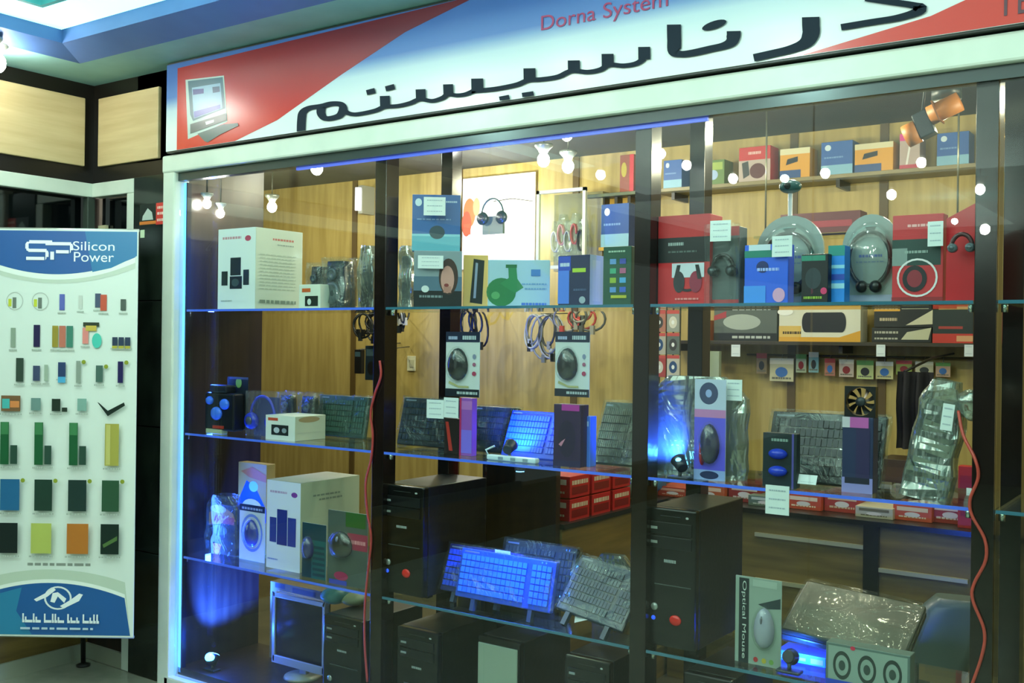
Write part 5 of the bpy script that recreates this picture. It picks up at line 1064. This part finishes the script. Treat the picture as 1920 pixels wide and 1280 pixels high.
# cartons between the posts: left stack of hanging blister goods (1225-1275)
cl = [('#a8705a', 'brick'), ('#8d948a', 'grey'), ('#a9a898', 'beige'), ('#5f6a60', 'dark grey'), ('#a04038', 'red'), ('#b8b4a4', 'cream')]
for i in range(6):
    r_, c_ = divmod(i, 2); x0 = 1224 + c_*26; y0 = 582 + r_*42
    a, b = P(x0, y0 + 40, 2.3), P(x0 + 24, y0, 2.3); W, H = b.x - a.x, b.z - a.z
    t = thing('hanging_pack', '%s blister pack in the cluster between the middle posts, %s' % (cl[i][1], ['top left', 'top right', 'centre left', 'centre right', 'bottom left', 'bottom right'][i]), 'pack', ((a.x + b.x)/2, 2.3, a.z), 0, 'blister cluster between the middle posts')
    MB().box(-W/2, W/2, 0, 0.01, 0, H, M(cl[i][0], 0.4)).build('backing_card', t, 0.001)
    decal(t, [('e', 0.5, 0.45, 0.32, 0.28, ['#3a3a34', '#c9c8b8', '#2c4a70'][i % 3]), ('r', 0, 0.85, 1, 1, '#b84a40'), ('e', 0.5, 0.45, 0.12, 0.1, '#dfe4e0')], (-W/2, 0, 0), FX, FZ, W, H)
t = thing('display_rack', 'slim dark wire rack behind the blister cluster between the middle posts', 'rack', (0, 0, 0))
a, b = P(1222, 800, 2.33), P(1276, 560, 2.33)
for i in range(5): MB().tube([(a.x + (b.x-a.x)*i/4, 2.33, 0), (a.x + (b.x-a.x)*i/4, 2.33, b.z)], 0.005, M('#3a382e', 0.4)).build('wire', t)
for zz in (0.6, 1.1, 1.5, b.z): MB().tube([(a.x, 2.33, zz), (b.x, 2.33, zz)], 0.005, M('#3a382e', 0.4)).build('crossbar', t)
# pale green board
t = tag(MB().box(P(1312, 700, 2.5).x, P(1348, 700, 2.5).x, 2.5, 2.53, P(1330, 800, 2.5).z, P(1330, 658, 2.5).z, M('#a9b89a', 0.4)).build('leaning_board'), 'pale green board standing right of the middle rear post', 'board')
t['_'] = 0; del t['_']
MB().box(P(1312, 700, 2.5).x, P(1348, 700, 2.5).x, 2.49, 2.54, 0.0, P(1330, 800, 2.5).z, M('#8a9a80', 0.4)).build('board_foot', t)
# black jacket hanging
a, b = P(1680, 840, 2.0), P(1752, 698, 2.0)
t = thing('black_cloth', 'black cloth bag hanging on the back wall behind the silver bag', 'cloth', ((a.x + b.x)/2, 2.0, a.z)); W, H = b.x - a.x, b.z - a.z
mb = MB(); rows = [[(-W/2 + W*i/14, 0.03*math.sin(i*1.3) + 0.01*math.sin(j), H*j/8) for i in range(15)] for j in range(9)]; mb.grid(rows, M('#0b0b14', 0.8)); mb.build('cloth_body', t)
MB().tube([(-W*0.3, 0, H), (0, 0.3, H + 0.06), (0, 0.74, H + 0.08)], 0.006, M('#141414')).build('strap', t)
# upper centre: white poster panel, red picture, glass case with cable bags, yellow cabinet
q0, q1 = P(866, 505, YB - 0.02), P(1004, 322, YB - 0.02)
t = thing('wall_poster', 'bright white poster with orange figures on the back wall', 'poster', (q0.x, YB - 0.02, q0.z)); W, H = q1.x - q0.x, q1.z - q0.z
MB().box(0, W, 0, 0.008, 0, H, M('#f2efe0', 0.5)).build('poster_sheet', t)
decal(t, [('e', 0.10, 0.62, 0.09, 0.16, '#b5602c'), ('e', 0.06, 0.5, 0.07, 0.14, '#a03c20'), ('e', 0.2, 0.68, 0.05, 0.1, '#d08a5c'), ('r', 0.02, 0.38, 0.12, 0.5, '#b04a2c')], (0, 0, 0), FX, FZ, W, H)
a, b = P(893, 440, 2.3), P(958, 368, 2.3)
t = thing('headphones', 'grey teal headphones hanging before the white poster', 'headphones', ((a.x + b.x)/2, 2.3, a.z)); W, H = b.x - a.x, b.z - a.z
headset(t, (0, 0, H*0.5), W*0.32, M('#33585a', 0.3), M('#2a474a', 0.3)); MB().box(-W*0.35, W*0.25, 0.01, 0.03, 0, H*0.5, M('#52706c', 0.4)).build('backing_card', t)
MB().tube([(0, 0.0, H*0.9), (0, 0.2, H + 0.02), (0, 0.43, H + 0.03)], 0.003, M('#666655')).build('hook', t)
a, b = P(1004, 505, 2.35), P(1098, 350, 2.35)
t = thing('glass_case', 'framed glass case of bagged cables hanging on the back wall', 'cabinet', (a.x, 2.35, a.z)); W, H = b.x - a.x, b.z - a.z
mb = MB()
for x in (0, W - 0.02): mb.box(x, x + 0.02, 0, 0.02, 0, H, M('#c8cfae', 0.3))
mb.box(0, W, 0, 0.02, H - 0.02, H, M('#c8cfae', 0.3)); mb.box(0, W, 0, 0.02, 0, 0.02, M('#c8cfae', 0.3)); mb.build('case_frame', t)
MB().box(0, W, 0.20, 0.39, 0, H, M('#8a8560', 0.4)).build('back_panel', t)
MB().box(0.02, W - 0.02, 0.008, 0.012, 0.02, H - 0.02, GLASS).build('pane', t)
for i in range(5):
    x = a.x + 0.08 + i*(W - 0.16)/4; z0 = a.z + 0.05 + 0.04*(i % 2)
    t = thing('cable_bag', 'bagged %s cable hanging in the glass case, %s' % (['white', 'pink', 'silver', 'red', 'black'][i], ['leftmost', 'second from left', 'middle', 'second from right', 'rightmost'][i]), 'bag', (x, 2.44, z0), 0, 'bagged cables in the glass case')
    mb = MB()
    col = ['#d0ccb8', '#c88a80', '#b4b4a4', '#c05a50', '#2c3430'][i]
    mb.tube([(0.022*math.cos(u), -0.02 + 0.003*u, 0.12 + 0.06*math.sin(u)) for u in [i2*0.5 for i2 in range(26)]], 0.005, M(col, 0.4)); mb.build('cable', t)
    wrap(t, 0.05, 0.04, 0.24, FILM, 0.004, 60 + i, True)
a, b = P(1122, 470, 2.5), P(1184, 362, 2.5)
t = thing('box_holder', 'yellow wooden holder on the back wall near the middle post', 'holder', (a.x, 2.5, a.z)); W, H = b.x - a.x, b.z - a.z
MB().box(0, W, 0.12, 0.24, 0, H, M('#c29a3c', 0.4)).build('holder_body', t); MB().box(0, W, 0.0, 0.12, 0, 0.02, M('#c29a3c', 0.4)).build('ledge', t)
back_box('webcam_box', 'blue carton standing in the yellow holder near the middle post', 1126, 1178, 382, a.z + 0.021, '#234f94', hpf, y=2.52, d=0.08)
# boxes above: red/blue ones seen left of middle post at top
back_box('cable_box', 'small red carton high left of the middle post', 1160, 1186, 290, ZS1, '#8a4a38', [('r', 0.7, 0, 1, 1, '#c03038'), ('e', 0.3, 0.6, 0.2, 0.2, '#b0a03c')])
wall_shelf('short shelf on the back wall left of the middle post', ZS1, 1096, 1200, col='#5f6a50')
# cables and things hanging in left/middle back (dark clusters)
def cable_cluster(label, px, py0, py1, y, cols, n=6, spread=0.05, seed=0):
    rn = random.Random(seed); a = P(px, py0, y); b = P(px, py1, y)
    t = thing('cable_bundle', label, 'cables', (a.x, y, a.z), 0)
    L_ = a.z - b.z
    for i in range(n):
        pts = []; ox = rn.uniform(-spread, spread); ph = rn.uniform(0, 6); s_ = rn.uniform(0.5, 1.0)
        for k in range(17):
            u = k/16; an = u*2*math.pi
            pts.append((ox*0.3 + spread*0.8*s_*math.sin(an) + ox*0.5, 0.02*math.cos(an + ph), -L_*s_*(0.5 - 0.5*math.cos(an))))
        MB().tube(pts, 0.007, M(cols[i % len(cols)], 0.35), 6).build('cable_loop', t)
        MB().box(ox - 0.012, ox + 0.012, -0.02, 0.0, -L_*s_ - 0.02, -L_*s_ + 0.03, M(cols[(i+1) % len(cols)], 0.3)).build('plug', t)
    MB().tube([(0, 0, 0.005), (0, YB - y, 0.02)], 0.004, M('#77776a', 0.3, 0.6)).build('hook', t); return t
cable_cluster('black cable loops hanging left of the left post, upper bundle', 693, 588, 640, 2.4, ['#14181a', '#20282a'], 6, 0.10, 1)
cable_cluster('black cable loops hanging right of the left post', 752, 580, 625, 2.4, ['#14181a', '#b0b4b0', '#20282a'], 5, 0.05, 2)
cable_cluster('black power cables hanging behind the left mouse pack', 888, 580, 665, 2.4, ['#101416', '#1c2628'], 6, 0.10, 3)
cable_cluster('silver tangled cable bundle left of the right mouse pack', 1015, 590, 680, 2.4, ['#6f7468', '#a9ae9c', '#2c302c', '#8f9384'], 9, 0.11, 4)
cable_cluster('red and grey cable bundle above the right mouse pack', 1085, 575, 622, 2.15, ['#b04438', '#4f544c', '#8f8f80'], 6, 0.11, 5)
# dark headphones/racket shapes near left post (speaker pair)
for i, (px0, py0, px1, py1, c, nm) in enumerate(((664, 655, 677, 700, '#15181a', 'thin black flex mic'), (684, 648, 708, 712, '#1b2d38', 'dark blue boxed'), (708, 655, 718, 725, '#16242c', 'narrow dark'))):
    a, b = P(px0, py1, 2.45), P(px1, py0, 2.45); W, H = b.x - a.x, b.z - a.z
    t = thing('hanging_pack', '%s pack hanging on the back wall left of the left post' % nm, 'pack', ((a.x + b.x)/2, 2.45, a.z)); MB().box(-W/2, W/2, 0, 0.04, 0, H, M(c, 0.3)).build('pack_body', t, 0.004)
    decal(t, [('r', 0.1, 0.7, 0.9, 0.9, '#3a5560'), ('e', 0.5, 0.35, 0.3, 0.2, '#0c0f12')], (-W/2, 0, 0), FX, FZ, W, H); MB().tube([(0, 0.02, H), (0, YB - 2.45, H + 0.02)], 0.004, M('#77776a', 0.3, 0.6)).build('hook', t)
t = tag(MB().box(P(764, 680, YB - 0.01).x, P(778, 680, YB - 0.01).x, YB - 0.014, YB - 0.0, P(770, 695, YB).z, P(770, 667, YB).z, M('#d0cfae', 0.4)).build('light_switch', None, 0.002), 'white light switch on the back wall right of the left post', 'switch')
MB().box(P(767, 680, YB - 0.02).x, P(775, 680, YB - 0.02).x, YB - 0.017, YB - 0.014, P(770, 688, YB).z, P(770, 674, YB).z, M('#b9b898', 0.4)).build('rocker', t)
# white light tube seen at top left of post
a, b = P(665, 400, 2.6), P(678, 346, 2.6)
t = thing('wall_lamp', 'short vertical white tube lamp on the back wall left of the left post', 'lamp', ((a.x + b.x)/2, 2.6, a.z)); H = b.z - a.z
MB().tube([(0, 0, 0.02), (0, 0, H - 0.02)], 0.022, M('#f4f2ff', 0.4, 0, 2.0), 12).build('light_tube', t); MB().box(-0.02, 0.02, 0.022, 0.15, 0, H, M('#8f8f80', 0.4)).build('lamp_base', t)
# orange rolls hanging at top right
a = P(1740, 225, 0.9)
t = thing('tape_roll', 'two orange cardboard tubes joined by a dark bracket hanging near the right post', 'tube lamp', tuple(a), (0, R(-22), 0))
OR = M('#b9722c', 0.5)
MB().lathe([(0.0, -0.055), (0.034, -0.055), (0.034, 0.05), (0.0, 0.05)], OR, (0.065, 0, 0.01), 'x', 18).build('tube', t)
MB().lathe([(0.0, -0.022), (0.04, -0.022), (0.04, 0.022), (0.0, 0.022)], OR, (-0.065, 0, -0.02), 'x', 18).build('tube', t)
MB().box(-0.042, 0.01, -0.025, 0.025, -0.055, 0.035, M('#1e2c30', 0.35)).build('bracket', t, 0.004)
MB().box(0.035, 0.04, -0.0355, 0.0355, -0.027, 0.047, M('#8a5420', 0.5)).build('band', t)
dz = CE - a.z
MB().tube([(-0.01, 0, 0.03), (0.02 + dz*0.38, 0, dz*0.92)], 0.004, M('#2c3436', 0.4)).build('cord', t)
t = thing('ceiling_fixture', 'dark ceiling fixture with a yellow rim above the orange tubes', 'light', tuple(P(1775, 160, 1.0)))
MB().lathe([(0.0, 0.0), (0.05, 0.0), (0.05, 0.05), (0.0, 0.05)], M('#25302e', 0.4), (0, 0, -0.05), 'z', 18).build('housing', t); MB().lathe([(0.05, 0.0), (0.062, 0.0), (0.062, 0.012), (0.05, 0.012)], M('#a9a040', 0.4), (0, 0, 0), 'z', 18).build('rim', t)
MB().tube([(0, 0, 0.01), (0, 0, CE - t.location.z)], 0.006, M('#25302e')).build('rod', t)
t = thing('tape_roll', 'round yellow brown tape roll hanging beyond the right post', 'tape', tuple(P(1890, 240, 1.6)))
ring = [(0.045*math.cos(u), 0, 0.035*math.sin(u)) for u in [2*math.pi*i/20 for i in range(21)]]
MB().tube(ring, 0.014, M('#b0882c', 0.4), 10).build('tape', t); MB().tube([(0, 0, 0.035), (0, 0, CE - t.location.z)], 0.002, M('#2c2c24')).build('cord', t)
# webcam / desk fan on stand
a = P(1482, 350, 0.34)
t = thing('web_camera', 'dark teal round camera on a white stem above the headphone pack', 'camera', (a.x, 0.34, Z1))
hh = a.z - Z1
MB().lathe([(0.0, 0), (0.03, 0), (0.026, 0.008), (0.0, 0.01)], M('#33494a', 0.3), (0, 0, 0)).build('camera_foot', t)
MB().tube([(0, 0, 0.008), (0, 0, hh - 0.02)], 0.007, M('#c3ccd6', 0.25)).build('stem', t)
MB().ell((0, 0, hh), 0.036, 0.03, 0.022, M('#2c5a5c', 0.25)).build('camera_head', t)
MB().lathe([(0.0, -0.034), (0.01, -0.032), (0.012, -0.022)], M('#0f1c20', 0.1), (0, 0, hh), 'y').build('lens', t)
# dark red banner like item behind the packs
back_box('headset_box', 'long dark red carton lying on the rack behind the headphone packs', 1462, 1612, 398, P(1500, 440, 1.7).z, '#4a1f28', [('r', 0.1, 0.3, 0.9, 0.6, '#7a2a38')], y=1.7, d=0.1)
t = thing('wall_shelf', 'narrow glass ledge carrying the dark red carton', 'shelf', (0, 0, P(1500, 440, 1.7).z)); a, b = P(1420, 400, 1.7), P(1800, 400, 1.7)
MB().box(a.x, b.x, 1.66, 1.85, -0.012, 0, SHELFG).build('shelf_board', t)
mb = MB()
for x in (a.x + 0.02, b.x - 0.02): mb.tube([(x, 1.75, 0), (x, 1.75, CE - t.location.z)], 0.004, M('#6f7060', 0.3, 0.6))
mb.build('hanging_rod', t)
# office chair wrapped in plastic
a = P(1745, 1180, 0.75)
t = thing('office_chair', 'low grey office chair with plastic covered backrest behind the right bay', 'chair', (a.x, 0.8, 0), R(12))
mb = MB(); rows = []
for j in range(13):
    v = j/12; zz = 0.26 + 0.40*v; wd = 0.12*(1 - 0.25*max(0, v - 0.6)/0.4 - 0.6*max(0, v - 0.9)/0.1*0.3)
    rows.append([(0.14*(v - 0.5) + wd*(abs(math.cos(u))**0.4)*(1 if math.cos(u) > 0 else -1), 0.045*math.sin(u) + 0.06*v + 0.02*math.cos(u)**2, zz) for u in [2*math.pi*i/20 for i in range(20)]])
BACK = M('#52615c', 0.3)
mb.grid(rows, BACK, True, True, True); mb.build('backrest', t)
mb = MB(); mb.ell((0, -0.12, 0.24), 0.17, 0.17, 0.04, M('#2c3531', 0.5), 20, 8); mb.build('seat', t)
MB().tube([(-0.05, 0.03, 0.30), (-0.03, 0.04, 0.24), (0, -0.1, 0.21)], 0.02, M('#16191a', 0.4)).build('back_support', t)
MB().tube([(0, -0.12, 0.21), (0, -0.12, 0.1)], 0.025, M('#16191a', 0.4)).build('gas_column', t)
for k in range(5):
    an = 2*math.pi*k/5; ex, ey = 0.2*math.cos(an), -0.12 + 0.2*math.sin(an)
    l = MB().tube([(0, -0.12, 0.1), (ex, ey, 0.07)], 0.018, M('#16191a', 0.4)).build('leg', t)
    MB().ell((ex, ey, 0.028), 0.026, 0.026, 0.027, M('#0c0c0c', 0.5), 10, 8).build('caster', l)

# ================================================================ RED CABLES
def red_cable(label, pts, y, r, col='#b8403c'):
    w_ = [P(px, py, y + dy) for px, py, dy in pts]
    sm = []
    n = len(w_)
    for i in range(n - 1):
        p0, p1, p2, p3 = w_[max(i-1, 0)], w_[i], w_[i+1], w_[min(i+2, n-1)]
        for k_ in range(6):
            u = k_/6; sm.append(0.5*((2*p1) + (-p0 + p2)*u + (2*p0 - 5*p1 + 4*p2 - p3)*u*u + (-p0 + 3*p1 - 3*p2 + p3)*u**3))
    sm.append(w_[-1]); o = MB().tube(sm, r, M(col, 0.35), 8).build('red_cable')
    return tag(o, label, 'cable')
red_cable('thin red cable hanging in front of the left post', [(712, 676, 0), (714, 705, 0), (703, 738, 0), (695, 775, 0), (699, 815, 0), (696, 860, 0), (686, 905, 0), (689, 960, 0), (696, 1010, 0), (690, 1070, 0), (684, 1140, 0), (684, 1210, 0), (689, 1278, 0)], -0.008, 0.0045)
red_cable('thicker wavy red cable hanging in front of the right post', [(1797, 770, 0.04), (1806, 815, 0.02), (1828, 860, 0), (1834, 895, 0), (1819, 935, 0), (1822, 965, 0), (1846, 1010, 0), (1848, 1050, 0), (1826, 1095, 0), (1824, 1125, 0), (1845, 1180, 0), (1842, 1225, 0), (1820, 1290, 0)], -0.008, 0.0042, '#c0483c')

# ================================================================ BULBS
BULB = M('#fffaf0', 0.4, 0, 90.0)
bi = 0
def bulb(pos, zc, label, r=0.020):
    t = thing('light_bulb', label, 'light', tuple(pos), 0, None)
    MB().ell((0, 0, 0), r, r, r*1.15, BULB, 14, 8).build('bulb', t)
    MB().lathe([(r*0.6, r), (r*0.9, r*1.6), (r*1.5, r*2.2), (r*1.5, r*2.6)], M('#9aa39a', 0.3, 0.6), (0, 0, 0), 'z', 14).build('lamp_cap', t)
    MB().tube([(0, 0, r*2.4), (0, 0, zc - pos[2])], 0.004, M('#4a4d44', 0.4)).build('cord', t)
ins = [(413, 400, 0.20, 'low one imitating a reflection over the big white carton'), (388, 382, 0.10, 'imitating a reflection nearest the left frame'), (510, 388, 2.0, 'right of the big white carton top'), (594, 315, 1.0, 'in the left bay'), (731, 295, 0.8, 'beside the left post top'), (723, 362, 2.2, 'behind the left post'),  # first two bulbs stand in for reflections beside the left frame
       (1063, 252, 0.75, 'highest in the middle bay'), (1019, 300, 1.6, 'twin left in the middle bay'), (1065, 312, 1.9, 'twin right in the middle bay')]
for px, py, y, l in ins:
    bulb(P(px, py, y), CE, 'lit hanging bulb inside the shop, %s' % l, 0.018 if y < 0.5 else 0.024 if y < 1 else 0.032)
RL = ['hall bulb reflected in the glass just left of the middle post top', 'hall bulb reflected on the middle post top edge', 'hall bulb reflected over the middle rear post', 'hall bulb reflected over the high shelf green carton',
      'hall bulb reflected under the middle blue carton of the high shelf', 'hall bulb reflected above the round-topped pack with the large ring', 'hall bulb reflected beside the hanging orange tubes', 'hall bulb reflected at the top of the right post',
      'hall bulb reflected low on the right post', 'hall bulb glaring on the red part of the sign', 'hall bulb glaring on the sign below its middle letters', 'hall bulb glaring on the sign left of its middle']
refl = [(1127, 328), (1240, 288), (1288, 310), (1375, 335), (1548, 325), (1672, 365), (1728, 305), (1838, 355), (1847, 430), (470, 213), (1110, 148), (893, 197)]
for i, (px, py) in enumerate(refl):
    q = PZ(px, py, 2.62); y = -q.y   # true place: mirrored through the window glass
    bulb(Vector((q.x, y - 0.03, 2.62)), CE + 0.1, RL[i], max(0.012, 0.0042 * ((q - CAMP).length)))
q = PZ(-6, 118, 2.60); bulb(q, CE + 0.1, 'hall ceiling bulb at the left edge of the picture', 0.035)

# ================================================================ separate pieces become separate parts
def split_islands(o):
    me = o.data; n = len(me.vertices); par = list(range(n))
    def find(x):
        while par[x] != x: par[x] = par[par[x]]; x = par[x]
        return x
    for e in me.edges:
        a, b = find(e.vertices[0]), find(e.vertices[1])
        if a != b: par[a] = b
    roots = {}
    for i in range(n): roots.setdefault(find(i), []).append(i)
    if not 2 <= len(roots) <= 24: return
    first = True
    for r_, vs in roots.items():
        idx = {v: k for k, v in enumerate(vs)}
        polys = [p for p in me.polygons if p.vertices[0] in idx]
        m2 = bpy.data.meshes.new(me.name); m2.from_pydata([tuple(me.vertices[v].co) for v in vs], [], [[idx[v] for v in p.vertices] for p in polys]); m2.update()
        for m in me.materials: m2.materials.append(m)
        for q, p in zip(m2.polygons, polys): q.material_index = p.material_index; q.use_smooth = p.use_smooth
        if first: keep = m2; first = False
        else:
            c = o.copy(); c.data = m2; C.objects.link(c)
    o.data = keep
SKIP = ('keys', 'printed_', 'faint_print', 'front_print', 'lettering', 'header_print', 'footer_print', 'product_pictures', 'groove', 'indicator_print', 'laptop_picture', 'latin_', 'letter')
for o in [x for x in C.objects if x.type == 'MESH' and x.parent and not x.children]:
    if not o.name.startswith(SKIP): split_islands(o)
